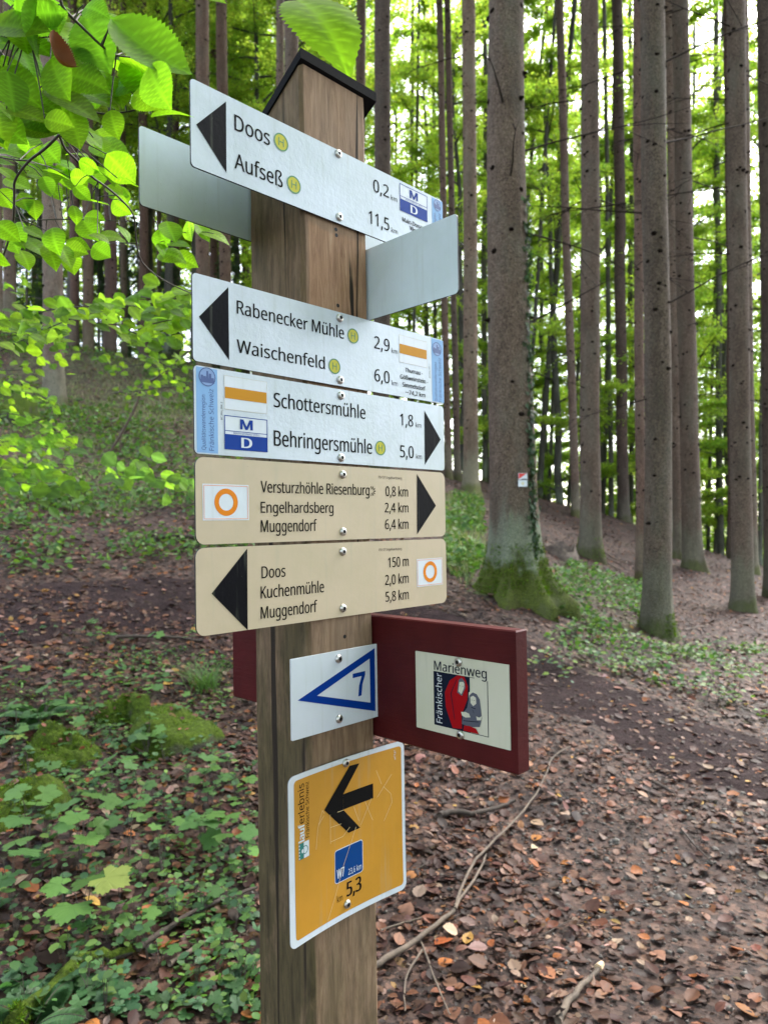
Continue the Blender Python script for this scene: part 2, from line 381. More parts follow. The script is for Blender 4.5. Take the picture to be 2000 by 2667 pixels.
# ---------------------------------------------------------------- object helpers
def tag(o, label=None, cat=None, group=None, kind=None):
    if label: o['label'] = label
    if cat: o['category'] = cat
    if group: o['group'] = group
    if kind: o['kind'] = kind
    return o
def empty(name, loc, rz=0.):
    o = bpy.data.objects.new(name, None); o.empty_display_size = .1
    o.location = tuple(loc); o.rotation_euler = (0, 0, rz); COL.objects.link(o); return o
def thing(name, label, cat, loc, rz=0., group=None): return tag(empty(name, loc, rz), label, cat, group)

class MB:
    def __init__(s): s.v, s.f, s.m, s.mats, s.c = [], [], [], [], []
    def add(s, verts, faces, m):
        if m not in s.mats: s.mats.append(m)
        i = s.mats.index(m); b = len(s.v)
        s.v += [tuple(q) for q in verts]; s.f += [tuple(b + k for k in f) for f in faces]; s.m += [i] * len(faces)
        return s
    def box(s, lo, hi, m):
        x0, y0, z0 = lo; x1, y1, z1 = hi
        return s.add([(x0, y0, z0), (x1, y0, z0), (x1, y1, z0), (x0, y1, z0), (x0, y0, z1), (x1, y0, z1), (x1, y1, z1), (x0, y1, z1)],
                     [(0, 3, 2, 1), (4, 5, 6, 7), (0, 1, 5, 4), (1, 2, 6, 5), (2, 3, 7, 6), (3, 0, 4, 7)], m)
    def tube(s, pts, rad, m, n=7, cap=True):
        pts = [Vector(p) for p in pts]
        if not hasattr(rad, '__len__'): rad = [rad] * len(pts)
        verts, faces = [], []
        ref = Vector((0, 0, 1)) if abs((pts[-1] - pts[0]).normalized().z) < .9 else Vector((1, 0, 0))
        for i, p in enumerate(pts):
            d = (pts[min(i + 1, len(pts) - 1)] - pts[max(i - 1, 0)]).normalized()
            a = d.cross(ref).normalized(); b_ = a.cross(d).normalized()
            for k in range(n):
                t = 2 * math.pi * k / n
                verts.append(p + (a * math.cos(t) + b_ * math.sin(t)) * rad[i])
        for i in range(len(pts) - 1):
            for k in range(n):
                faces.append((i * n + k, i * n + (k + 1) % n, (i + 1) * n + (k + 1) % n, (i + 1) * n + k))
        if cap: faces += [tuple(range(n)), tuple(reversed(range((len(pts) - 1) * n, len(pts) * n)))]
        return s.add(verts, faces, m)
    def build(s, name, parent=None, smooth=False, origin=(0, 0, 0)):
        me = bpy.data.meshes.new(name)
        o_ = Vector(origin)
        me.from_pydata([Vector(q) - o_ for q in s.v], [], s.f)
        for m in s.mats: me.materials.append(m)
        me.polygons.foreach_set('material_index', s.m)
        if smooth: me.polygons.foreach_set('use_smooth', [True] * len(s.f))
        me.update()
        o = bpy.data.objects.new(name, me); COL.objects.link(o)
        if parent is not None: o.parent = parent
        return o

def np_mesh(name, V, F, mats, col=None, smooth=False, attr=None):
    me = bpy.data.meshes.new(name)
    V = np.ascontiguousarray(V, np.float32).reshape(-1, 3); F = np.ascontiguousarray(F, np.int32); nf, k = F.shape
    me.vertices.add(len(V)); me.vertices.foreach_set('co', V.ravel())
    me.loops.add(nf * k); me.loops.foreach_set('vertex_index', F.ravel())
    me.polygons.add(nf); me.polygons.foreach_set('loop_start', np.arange(0, nf * k, k, dtype=np.int32))
    for m in mats: me.materials.append(m)
    if smooth: me.polygons.foreach_set('use_smooth', np.ones(nf, bool))
    me.update(calc_edges=True)
    if col is not None:
        a = me.color_attributes.new('Col', 'FLOAT_COLOR', 'POINT')
        rgba = np.ones((len(V), 4), np.float32); rgba[:, :3] = col; a.data.foreach_set('color', rgba.ravel())
    if attr:
        for k_, val in attr.items():
            a = me.attributes.new(k_, 'FLOAT', 'POINT'); a.data.foreach_set('value', np.asarray(val, np.float32))
    me.validate()
    return me
def link(name, me, parent=None):
    o = bpy.data.objects.new(name, me); COL.objects.link(o)
    if parent is not None: o.parent = parent
    return o

def unit(a): return a / (np.linalg.norm(a, axis=-1, keepdims=True) + 1e-12)
def scatter(T, TF, P, D, Nn, L, Wd, curl=None):
    """instances of leaf template T (u along, v across, w up) as one vertex / face array"""
    D = unit(D); S = unit(np.cross(Nn, D)); Nz = np.cross(D, S)
    n = len(P); k = len(T)
    w = np.broadcast_to(T[None, :, 2], (n, k)).copy()
    if curl is not None: w = w + curl[:, None] * (T[None, :, 0] - .5) ** 2 * 1.6 + (curl * .8)[:, None] * T[None, :, 1] ** 2
    V = P[:, None, :] + L[:, None, None] * (T[None, :, 0, None] * D[:, None, :] + w[..., None] * Nz[:, None, :]) + (L * Wd)[:, None, None] * T[None, :, 1, None] * S[:, None, :]
    F = (TF[None] + (np.arange(n) * k)[:, None, None]).reshape(-1, TF.shape[1])
    return V.reshape(-1, 3), F
RHOMB = np.array([(0, 0, 0), (.42, .5, .07), (1, 0, 0), (.42, -.5, .07)]); RHOMB_F = np.array([(0, 1, 2), (0, 2, 3)])
OVAL = np.array([(0, 0, 0), (.22, .40, .05), (.6, .46, .05), (1, 0, 0), (.6, -.46, .05), (.22, -.40, .05), (.42, 0, -.02)])
OVAL_F = np.array([(6, 0, 1), (6, 1, 2), (6, 2, 3), (6, 3, 4), (6, 4, 5), (6, 5, 0)])
def near_template(nu=40, nv=8):
    T, F, vein = [], [], []
    for i in range(nu + 1):
        u = i / nu
        hw = .5 * max(0, math.sin(math.pi * min(1, u ** .80))) ** .80 * (1 - .42 * max(0, (u - .72) / .28) ** 1.2)
        if u < .06: hw = .5 * (u / .06) * .46
        hw *= 1 + .055 * ((i % 2) * 2 - 1) * (1 if .1 < u < .97 else 0)
        for j in range(nv + 1):
            v = (j / nv) * 2 - 1; vv = v * hw
            ph = (u - .42 * abs(vv)) * 9.5; q = .5 + .5 * math.cos(2 * math.pi * ph)
            T.append((u - .02 * abs(v) * (1 - u), vv, .13 * abs(vv) + .010 * (1 - q) * (1 - abs(v)) * 1.3 + .03 * math.sin(u * 3.1)))
            vein.append(max(q ** 10, math.exp(-(vv / .012) ** 2)))
    for i in range(nu):
        for j in range(nv): a = i * (nv + 1) + j; F.append((a, a + 1, a + nv + 2, a + nv + 1))
    return np.array(T), np.array(F), np.array(vein)
NT, NF, NVEIN = near_template()
LT, LF, LVEIN = near_template(10, 4)
def palmate(lobes, depth=.55):
    pts = [(0, 0, 0)]
    m = len(lobes)
    out = []
    for i, (ang, ln) in enumerate(lobes):
        a = math.radians(ang)
        for da, rr in ((-25, .80), (-18, .77), (-11, .91), (-6, .86), (0, 1), (6, .86), (11, .91), (18, .77), (25, .80)):
            q = a + math.radians(da); out.append((ln * rr * math.cos(q), ln * rr * math.sin(q), .04 * rr))
        if i < m - 1:
            q = math.radians((ang + lobes[i + 1][0]) / 2); r_ = depth * (ln + lobes[i + 1][1]) / 2
            out.append((r_ * math.cos(q), r_ * math.sin(q), -.01))
    pts += out
    T = np.array(pts); F = np.array([(0, i, i + 1) for i in range(1, len(pts) - 1)])
    return T, F
MAPLE, MAPLE_F = palmate([(-112, .62), (-55, .90), (0, 1.0), (55, .90), (112, .62)], .73)
IVY, IVY_F = palmate([(-105, .62), (-50, .72), (0, 1.0), (50, .72), (105, .62)], .72)
SORREL = None
def jitcol(base, n, k, amt=.25, rng=RNG):
    c = np.asarray(base)[None] * np.exp(rng.normal(0, amt, (n, 1))) * np.exp(rng.normal(0, amt * .3, (n, 3)))
    return np.repeat(np.clip(c, 0, 1), k, 0)

# ---------------------------------------------------------------- text
try:
    import os      # the sans face that ships inside Blender itself; the built-in default is used if it is absent
    SANS = bpy.data.fonts.load(os.path.join(bpy.utils.system_resource('DATAFILES'), 'fonts', 'NotoSansHebrew-Regular.woff2'))
except Exception:
    SANS = None
_tc = {}
def text_mesh(s):
    if s in _tc: return _tc[s]
    c = bpy.data.curves.new('t', 'FONT'); c.body = s; c.resolution_u = 3
    if SANS: c.font = SANS
    o = bpy.data.objects.new('t', c); COL.objects.link(o)
    bpy.context.view_layer.update()
    me = bpy.data.meshes.new_from_object(o)
    V = np.array([v.co[:2] for v in me.vertices]); F = [tuple(p.vertices) for p in me.polygons]
    bpy.data.objects.remove(o); bpy.data.curves.remove(c); bpy.data.meshes.remove(me)
    _tc[s] = (V, F); return V, F
_capV, _ = text_mesh('H'); CAPH = _capV[:, 1].max() - _capV[:, 1].min()

class Face2D:
    """draws flat print on a plane: P(u, v, d) -> local point, d = lift off the plate"""
    def __init__(s, P): s.P = P; s.mb = MB(); s.rows = []
    def poly(s, pts, m, d=.0004):
        s.mb.add([s.P(u, v, d) for u, v in pts], [tuple(range(len(pts)))], m); return s
    def rect(s, x0, x1, z0, z1, m, d=.0004): return s.poly([(x0, z0), (x1, z0), (x1, z1), (x0, z1)], m, d)
    def frame(s, x0, x1, z0, z1, t, m, d=.0004):
        s.rect(x0, x1, z0, z0 + t, m, d); s.rect(x0, x1, z1 - t, z1, m, d); s.rect(x0, x0 + t, z0 + t, z1 - t, m, d); return s.rect(x1 - t, x1, z0 + t, z1 - t, m, d)
    def ring(s, cx, cz, r0, r1, m, d=.0004, n=40, sx=1.):
        a = [2 * math.pi * k / n for k in range(n)]
        if r0 <= 0: return s.poly([(cx + sx * r1 * math.cos(t), cz + r1 * math.sin(t)) for t in a], m, d)
        vs = [s.P(cx + sx * r0 * math.cos(t), cz + r0 * math.sin(t), d) for t in a] + [s.P(cx + sx * r1 * math.cos(t), cz + r1 * math.sin(t), d) for t in a]
        s.mb.add(vs, [(k, (k + 1) % n, n + (k + 1) % n, n + k) for k in range(n)], m); return s
    def text(s, string, x0, x1, z, cap, m, d=.0006, bold=0., vert=False):
        """left end, right end, baseline, cap height; vert: reads upward, x0..x1 run along v and z is the baseline's u"""
        V, F = text_mesh(string)
        lo, hi = V[:, 0].min(), V[:, 0].max()
        U = x0 + (V[:, 0] - lo) / (hi - lo) * (x1 - x0); H = V[:, 1] / CAPH * cap
        mb = MB(); s.rows.append((mb, m))
        if not bold and cap > .012: bold = cap * .012
        offs = [(0, 0)] if not bold else [(-bold, 0), (bold, 0), (0, 0)]
        for k, (ox, oz) in enumerate(offs):
            pts = [s.P(z - h, u + ox, d + k * .00005) if vert else s.P(u + ox, z + h, d + k * .00005) for u, h in zip(U, H)]
            mb.add(pts, F, m)
        return s
    def stop(s, cx, cz, r):
        """round yellow bus-stop sign: green ring, green H"""
        s.ring(cx, cz, 0, r, HY, .0004); s.ring(cx, cz, r * .84, r, HG, .0007)
        s.text('H', cx - r * .38, cx + r * .38, cz - r * .45, r * .9, HG, .0008); return s
    def done(s, name, root):
        """lettering: one part per line of text; anything else: one part with its text in it"""
        if not name.endswith('lettering'):
            for mb, m in s.rows: s.mb.add(mb.v, mb.f, m)
        else:
            for mb, m in s.rows: o = mb.build(name, root, origin=root['_o'])
        if s.mb.f: o = s.mb.build(name, root, origin=root['_o'])
        s.mb = MB(); s.rows = []; return o

# ---------------------------------------------------------------- the signpost (local frame: x along the front face, y into depth, z up)
PYAW = math.atan2(.71452091, .69961409)
PO = (-.11776084, 1.07841132, CAMZ)
PM = Matrix.Translation(PO) @ Matrix.Rotation(PYAW, 4, 'Z')
def local_root(name, label, cat, o, group=None):
    e = bpy.data.objects.new(name, None); e.empty_display_size = .05; COL.objects.link(e)
    e.matrix_world = PM @ Matrix.Translation(o); e['_o'] = o
    return tag(e, label, cat, group)

PW = .14
gpost = float(ground(PO[0], PO[1] + .1)[0]) - CAMZ
post = local_root('signpost', 'square weathered wooden post with a black sloping cap carrying all the signs', 'post', (PW / 2, PW / 2, gpost))
def build_post():
    b = MB(); ch = .006
    sec = [(ch, 0), (PW - ch, 0), (PW, ch), (PW, PW - ch), (PW - ch, PW), (ch, PW), (0, PW - ch), (0, ch)]
    # subdivided rings, slightly uneven so the edges are worn
    zs = [gpost - .3] + list(np.linspace(gpost, .60, 60)) + [None]
    vs, fs = [], []
    r = random.Random(3)
    for z in zs:
        for k, (x, y) in enumerate(sec):
            jx, jy = r.uniform(-.0007, .0007), r.uniform(-.0007, .0007)
            zz = z if z is not None else .7165 - .576 * y
            vs.append((x + jx, y + jy, zz))
    n = 8
    for i in range(len(zs) - 1):
        for k in range(n): fs.append((i * n + k, i * n + (k + 1) % n, (i + 1) * n + (k + 1) % n, (i + 1) * n + k))
    fs.append(tuple((len(zs) - 1) * n + k for k in range(n)))
    b.add(vs, fs, WOOD)
    # the material reads object z, so keep the mesh's own origin at the post frame: z = 0 at eye height
    return b
pb = build_post().build('shaft', None); pb.parent = post; pb.matrix_parent_inverse = Matrix.Identity(4); pb.location = -Vector(post['_o'])
def build_cap():
    b = MB(); k = -.576; x0, x1, y0, y1, t = -.003, .1605, -.005, .162, .0155
    z0 = .7175
    vs = [(x0, y0, z0), (x1, y0, z0), (x1, y1, z0 + k * (y1 - y0)), (x0, y1, z0 + k * (y1 - y0))]
    vs += [(x, y, z + t) for x, y, z in vs]
    b.add(vs, [(0, 3, 2, 1), (4, 5, 6, 7), (0, 1, 5, 4), (1, 2, 6, 5), (2, 3, 7, 6), (3, 0, 4, 7)], CAPM)
    return b
build_cap().build('cap', post, origin=post['_o'])
for x, z in ((.068, .474), (.069, .465), (.070, .352), (.074, -.176)):
    hb = MB(); hb.add([(x + .0032 * math.cos(t), -.0009, z + .0032 * math.sin(t)) for t in np.linspace(0, 2 * math.pi, 12)[:-1]], [tuple(range(11))], SOCKET)
    hb.build('screw_hole', post, origin=post['_o'])

def rrect(x0, x1, z0, z1, r, n=5):
    pts = []
    for cx, cz, a0 in ((x1 - r, z1 - r, 0), (x0 + r, z1 - r, 90), (x0 + r, z0 + r, 180), (x1 - r, z0 + r, 270)):
        for k in range(n + 1):
            a = math.radians(a0 + 90 * k / n); pts.append((cx + r * math.cos(a), cz + r * math.sin(a)))
    return pts
def plate(P, x0, x1, z0, z1, r, face, rim, th=.003, back=None):
    """sheet with rounded corners: front at d=0, back at d=-th"""
    b = MB(); pts = rrect(x0, x1, z0, z1, r); n = len(pts)
    fr = [P(u, v, 0) for u, v in pts]; bk = [P(u, v, -th) for u, v in pts]
    b.add(fr, [tuple(range(n))], face); b.add(bk, [tuple(reversed(range(n)))], back or rim)
    b.add(fr + bk, [(k, n + k, n + (k + 1) % n, (k + 1) % n) for k in range(n)], rim)
    return b
def screw(P, u, v, root, r=.0068):
    b = MB(); n = 16; rings = [(1, 0), (.97, .0018), (.8, .0034), (.55, .0042), (.42, .0043)]
    vs = [P(u + r * q * math.cos(2 * math.pi * k / n), v + r * q * math.sin(2 * math.pi * k / n), h) for q, h in rings for k in range(n)]
    b.add(vs, [(i * n + k, i * n + (k + 1) % n, (i + 1) * n + (k + 1) % n, (i + 1) * n + k) for i in range(len(rings) - 1) for k in range(n)], STEEL)
    b.add([P(u + r * .42 * math.cos(2 * math.pi * k / n), v + r * .42 * math.sin(2 * math.pi * k / n), .0030) for k in range(n)], [tuple(range(n))], SOCKET)
    vs = [P(u + r * .42 * math.cos(2 * math.pi * k / n), v + r * .42 * math.sin(2 * math.pi * k / n), h) for h in (.0043, .0030) for k in range(n)]
    b.add(vs, [(k, (k + 1) % n, n + (k + 1) % n, n + k) for k in range(n)], SOCKET)
    return b.build('screw', root, smooth=False, origin=root['_o'])
FRONT = lambda u, v, d: (u, -.006 - d, v)
RIGHT = lambda t, v, d: (PW - d, -t, v)

SG = 'trail signs screwed to the post'
# --- top white sign
r_ = local_root('trail_sign', 'topmost white sign on the post, reading Doos and Aufseß with a black arrow pointing left', 'sign', (.07, -.006, .542), SG)
plate(FRONT, -.1937, .3305, .4826, .6012, .006, WHITE, CORE).build('plate', r_, origin=r_['_o'])
f = Face2D(FRONT)
f.poly([(-.1856, .5408), (-.1390, .4912), (-.1384, .5918)], BLACK).done('arrow', r_)
f.text('Doos', -.1249, -.0644, .5573, .0222, BLACKM).text('Aufseß', -.1257, -.0420, .5028, .0222, BLACKM).done('lettering', r_)
f.text('0,2', .1487, .1857, .5605, .0207, BLACKM).text('km', .1909, .2064, .5597, .008, BLACKM).text('11,5', .1369, .1854, .5033, .0213, BLACKM).text('km', .1909, .2064, .5035, .008, BLACKM).done('distance_lettering', r_)
f.stop(-.0437, .5705, .0132).done('bus_stop_symbol', r_); f.stop(-.0207, .5144, .0132).done('bus_stop_symbol', r_)
def md(f, x0, x1, z0, z1):
    h = z1 - z0; f.rect(x0, x1, z0, z1, WHITE2, .0003); f.frame(x0, x1, z0, z1, .0011, BLUE, .0007)
    zb = z0 + h * .45; zs = z0 + h * .54
    f.rect(x0 + .0005, x1 - .0005, z0 + .0005, zb, BLUE, .0006); f.rect(x0 + .0005, x1 - .0005, zs, zs + .0009, BLUE, .0006)
    w_ = (x1 - x0); cx = (x0 + x1) / 2
    f.text('M', cx - w_ * .135, cx + w_ * .135, zs + h * .085, h * .30, BLUE, .0009, bold=.0009)
    f.text('D', cx - w_ * .115, cx + w_ * .115, z0 + h * .08, h * .30, WHITE2, .0009, bold=.0009)
    f.text('MAIN-DONAU-WEG', x0 + w_ * .20, x1 - w_ * .20, zb + h * .022, h * .05, BLUE, .0009)
    return f
md(f, .2134, .2861, .5482, .5957).done('trail_badge', r_)
f.text('Main-Donau-', .2190, .2790, .5305, .0076, BLACKM, bold=.0002).text('Weg', .2380, .2600, .5205, .0076, BLACKM, bold=.0002).done('trail_name_lettering', r_)
def region(f, x0, x1, z0, z1, cx, cz, r, vx1, vx2, va, vb, va2, vb2, h1, h2):
    f.rect(x0, x1, z0, z1, LBLUE, .0003)
    f.ring(cx, cz, 0, r, plain_sky, .0005); f.ring(cx, cz, r * .9, r, NAVYT, .0008)
    # skyline of a castle rock and towers inside the round emblem
    for a, bb, hh, w in ((-.62, -.5, .15, .2), (-.3, -.2, .05, .22), (.02, .1, .62, .16), (.34, .1, .38, .2), (.62, -.1, -.05, .25)):
        f.poly([(cx + (a - w) * r, cz - .62 * r), (cx + (a + w) * r, cz - .62 * r), (cx + (a + w * .7) * r, cz + hh * r), (cx + (a - w * .7) * r, cz + hh * r)], NAVYT, .0006 + .00002 * a)
    f.text('Qualitätswanderregion', va, vb, vx1, h1, NAVYT, .0006, vert=True).text('Fränkische Schweiz', va2, vb2, vx2, h2, NAVYT, .0006, vert=True)
    return f
plain_sky = plain('emblem_pale_blue', (.16, .27, .50), .4)
region(f, .2995, .3297, .4850, .5990, .3146, .5881, .0105, .3100, .3240, .500, .572, .497, .575, .0060, .0070).done('region_band', r_)
f.text('BT_Wai_096_1', .500, .524, .2962, .0030, BLACKM, vert=True).done('code_lettering', r_)
screw(FRONT, .0699, .5945, r_); screw(FRONT, .0702, .4927, r_)

# --- second white sign
r_ = local_root('trail_sign', 'white sign with left arrow reading Rabenecker Mühle and Waischenfeld, second from the top', 'sign', (.066, -.006, .281), SG)
plate(FRONT, -.1939, .3252, .2219, .3398, .006, WHITE, CORE).build('plate', r_, origin=r_['_o'])
f.poly([(-.1848, .2820), (-.1382, .2308), (-.1383, .3325)], BLACK).done('arrow', r_)
f.text('Rabenecker Mühle', -.1248, .0768, .2984, .0188, BLACKM).text('Waischenfeld', -.1255, .0356, .2438, .0185, BLACKM).done('lettering', r_)
f.text('2,9', .1450, .1814, .2951, .0207, BLACKM).text('km', .1866, .2013, .2942, .008, BLACKM).text('6,0', .1446, .1801, .2402, .0206, BLACKM).text('km', .1858, .2000, .2386, .008, BLACKM).done('distance_lettering', r_)
f.stop(.0969, .3068, .0122).done('bus_stop_symbol', r_); f.stop(.0558, .2514, .0122).done('bus_stop_symbol', r_)
def bar(f, x0, x1, z0, z1, b0, b1):
    f.rect(x0, x1, z0, z1, WHITE2, .0003).frame(x0, x1, z0, z1, .0004, THINL, .0006); return f.rect(x0 + .001, x1 - .001, b0, b1, YELLOW, .0006)
THINL = plain('thin_yellowish_outline', (.5, .45, .33), .5)
bar(f, .2056, .2786, .2817, .3287, .2970, .3135).done('trail_marker', r_)
f.text('Thurnau -', .2200, .2656, .2662, .0075, BLACKM, bold=.0002).text('Gößweinstein -', .2070, .2798, .2528, .0075, BLACKM, bold=.0002).text('Simmelsdorf', .2126, .2722, .2396, .0075, BLACKM, bold=.0002).text('74,2 km', .2290, .2718, .2276, .0075, BLACKM, bold=.0002)
f.rect(.2205, .2270, .2306, .2312, BLACKM).poly([(.2195, .2309), (.2215, .2296), (.2215, .2322)], BLACKM, .0005).poly([(.2280, .2309), (.2260, .2322), (.2260, .2296)], BLACKM, .0005).done('trail_name_lettering', r_)
region(f, .2915, .3245, .2235, .3385, .3064, .3205, .0125, .3046, .3172, .2240, .2959, .2240, .3054, .0062, .0074).done('region_band', r_)
f.text('BT_Wai_096_1', .2649, .2892, .2862, .0030, BLACKM, vert=True).done('code_lettering', r_)
screw(FRONT, .0679, .3303, r_); screw(FRONT, .0671, .2312, r_)

# --- third white sign
r_ = local_root('trail_sign', 'white sign with right arrow reading Schottersmühle and Behringersmühle', 'sign', (.065, -.006, .158), SG)
plate(FRONT, -.1931, .3230, .0988, .2165, .006, WHITE, CORE).build('plate', r_, origin=r_['_o'])
f.poly([(.2688, .2041), (.2678, .1066), (.3132, .1550)], BLACK).done('arrow', r_)
f.text('Schottersmühle', -.0632, .1217, .1744, .0210, BLACKM).text('Behringersmühle', -.0638, .1357, .1179, .0225, BLACKM).done('lettering', r_)
f.text('1,8', .2051, .2381, .1720, .0203, BLACKM).text('km', .2451, .2594, .1720, .008, BLACKM).text('5,0', .2038, .2381, .1165, .0208, BLACKM).text('km', .2451, .2594, .1165, .008, BLACKM).done('distance_lettering', r_)
f.stop(.1557, .1290, .0122).done('bus_stop_symbol', r_)
bar(f, -.1468, -.0752, .1625, .2090, .1778, .1935).done('trail_marker', r_)
md(f, -.1474, -.0753, .1074, .1543).done('trail_badge', r_)
region(f, -.1900, -.1575, .1005, .2150, -.1733, .2029, .0128, -.1766, -.1640, .1043, .1781, .1039, .1873, .0062, .0074).done('region_band', r_)
f.text('BT_Wei_096_2', .1474, .1718, -.1500, .0030, BLACKM, vert=True).done('code_lettering', r_)
screw(FRONT, .0681, .2066, r_); screw(FRONT, .0666, .1079, r_)

# --- upper beige sign
def ringbox(f, x0, x1, z0, z1, cx, cz, rx0, rx1, sx):
    f.rect(x0, x1, z0, z1, WHITE2, .0003).frame(x0 + .0016, x1 - .0016, z0 + .0016, z1 - .0016, .0009, PINKL, .0006)
    return f.ring(cx, cz, rx0, rx1, ORNG, .0006, sx=sx)
r_ = local_root('trail_sign', 'upper of the two beige signs, with right arrow, reading Versturzhöhle Riesenburg', 'sign', (.065, -.006, .036), SG)
plate(FRONT, -.1925, .3230, -.0221, .0947, .0125, BEIGE, CORE).build('plate', r_, origin=r_['_o'])
f.poly([(.2462, .0893), (.2440, -.0172), (.2965, .0338)], BLACK).done('arrow', r_)
f.text('Versturzhöhle Riesenburg', -.0881, .1283, .0495, .0166, BLACKM).text('Engelhardsberg', -.0885, .0490, .0204, .0157, BLACKM).text('Muggendorf', -.0889, .0146, -.0073, .0171, BLACKM).done('lettering', r_)
f.text('0,8 km', .1666, .2220, .0488, .0165, BLACKM).text('2,4 km', .1639, .2222, .0214, .0160, BLACKM).text('6,4 km', .1641, .2215, -.0070, .0165, BLACKM).done('distance_lettering', r_)
for k in range(7):
    a = math.radians(-105 + 35 * k); ca, sa = math.cos(a), math.sin(a); c0 = (.1345, .0565)
    q = lambda rr, o: (c0[0] + rr * ca - o * sa, c0[1] + rr * sa + o * ca)
    f.poly([q(.003, -.0005), q(.008, -.0010), q(.008, .0010), q(.003, .0005)], BLACKM)
f.done('viewpoint_symbol', r_)
f.text('FSV OT Engelhardsberg', .1497, .2066, .0782, .0040, BLACKM).done('code_lettering', r_)
ringbox(f, -.1822, -.1087, .0100, .0592, -.1457, .0347, .0115, .0187, 1.).done('trail_marker', r_)
screw(FRONT, .0697, .0813, r_); screw(FRONT, .0683, -.0091, r_)

# --- lower beige sign
r_ = local_root('trail_sign', 'lower of the two beige signs, with left arrow, reading Doos, Kuchenmühle and Muggendorf', 'sign', (.065, -.006, -.085), SG)
plate(FRONT, -.1934, .3228, -.1432, -.0265, .0125, BEIGE, CORE).build('plate', r_, origin=r_['_o'])
f.poly([(-.1701, -.0880), (-.1132, -.1437), (-.1124, -.0297)], BLACK).done('arrow', r_)
f.text('Doos', -.0884, -.0464, -.0730, .0170, BLACKM).text('Kuchenmühle', -.0904, .0273, -.1015, .0172, BLACKM).text('Muggendorf', -.0908, .0131, -.1303, .0171, BLACKM).done('lettering', r_)
f.text('150 m', .1701, .2204, -.0713, .0167, BLACKM).text('2,0 km', .1620, .2197, -.1004, .0165, BLACKM).text('5,8 km', .1626, .2190, -.1283, .0165, BLACKM).done('distance_lettering', r_)
f.text('FSV OT Engelhardsberg', .1482, .2037, -.0429, .0040, BLACKM).done('code_lettering', r_)
ringbox(f, .2419, .3122, -.1095, -.0607, .2773, -.0846, .0120, .0187, 1.0).done('trail_marker', r_)
screw(FRONT, .0673, -.0407, r_); screw(FRONT, .0659, -.1297, r_)

# --- white plate with the blue triangle
r_ = local_root('trail_sign', 'small white plate with a blue triangle round the figure 7', 'sign', (.053, -.006, -.255))
plate(FRONT, -.0378, .1431, -.3148, -.1954, .0015, WHITE2, plain('white_plate_edge', (.5, .52, .54), .5), .003).build('plate', r_, origin=r_['_o'])
o3, i3 = [(-.0268, -.2574), (.1346, -.2017), (.1345, -.3047)], [(.0107, -.2571), (.1230, -.2172), (.1232, -.2887)]
for k in range(3): f.poly([o3[k], i3[k], i3[(k + 1) % 3], o3[(k + 1) % 3]], BLUE7)
f.done('triangle', r_)
f.poly([(.0848, -.2360), (.1125, -.2355), (.1125, -.2415), (.1060, -.2560), (.1035, -.2735), (.0965, -.2740), (.0985, -.2570), (.1045, -.2425), (.0848, -.2428)], BLUE7).done('number_lettering', r_)
screw(FRONT, .0552, -.2077, r_); screw(FRONT, .0546, -.3010, r_)

# --- orange running-trail plate, slightly bowed
BOW = lambda u, v, d: (u - .0035, -.006 - d - .50 * (u - .07) ** 2 - (.10 * max(0, -.545 - v) * abs(u - .07)), v)
r_ = local_root('trail_sign', 'scratched orange plate with a white edge and a black arrow, lowest on the post', 'sign', (.074, -.006, -.487))
def bowplate(P, x0, x1, z0, z1, r, m, d, b, rim=None, th=.0015):
    pts = rrect(x0, x1, z0, z1, r, 6); nx = 16
    xs = sorted(set([p[0] for p in pts] + list(np.linspace(x0, x1, nx))))
    xs = [x for i, x in enumerate(xs) if i == 0 or x - xs[i - 1] > 1e-6]
    def ext(x):
        if x < x0 + r: q = r - math.sqrt(max(0, r * r - (x0 + r - x) ** 2))
        elif x > x1 - r: q = r - math.sqrt(max(0, r * r - (x - x1 + r) ** 2))
        else: q = 0
        return z0 + q, z1 - q
    nz = 8; vs = []
    for x in xs:
        a, c = ext(x)
        vs += [P(x, a + (c - a) * k / nz, d) for k in range(nz + 1)]
    fs = [(i * (nz + 1) + k, (i + 1) * (nz + 1) + k, (i + 1) * (nz + 1) + k + 1, i * (nz + 1) + k + 1) for i in range(len(xs) - 1) for k in range(nz)]
    b.add(vs, fs, m)
    if rim:
        per = [P(x, ext(x)[0], d) for x in xs] + [P(x, ext(x)[1], d) for x in reversed(xs)]
        pb_ = [P(x, ext(x)[0], d - th) for x in xs] + [P(x, ext(x)[1], d - th) for x in reversed(xs)]
        n = len(per); b.add(per + pb_, [(k, n + k, n + (k + 1) % n, (k + 1) % n) for k in range(n)], rim)
        vs2 = []
        for x in xs:
            a, c = ext(x); vs2 += [P(x, a + (c - a) * k / nz, d - th) for k in range(nz + 1)]
        b.add(vs2, [tuple(reversed(q)) for q in fs], rim)
    return b
bowplate(BOW, -.0483, .1966, -.6115, -.3640, .012, WHITE2, 0, MB(), plain('aluminium_edge', (.25, .27, .29), .4, .6)).build('plate', r_, origin=r_['_o'])
bowplate(BOW, -.0367, .1900, -.6025, -.3717, .006, ORANGE, .0003, MB()).build('orange_field', r_, origin=r_['_o'])
fb = Face2D(BOW)
AR = [(.0994, -.3800), (.0640, -.4196), (.1280, -.4192), (.1278, -.4432), (.0638, -.4434), (.0991, -.4822), (.0741, -.4825), (.0239, -.4320), (.0785, -.3789)]
fb.poly([AR[7], AR[8], AR[0], AR[1]], BLACKM, .0007).poly([AR[7], AR[4], AR[5], AR[6]], BLACKM, .0007).poly([AR[7], AR[1], AR[4]], BLACKM, .0007)
xs_ = np.linspace(.0640, .1280, 7)
for a, c in zip(xs_[:-1], xs_[1:]): fb.rect(a, c, -.4433, -.4194, BLACKM, .0007)
fb.done('arrow', r_)
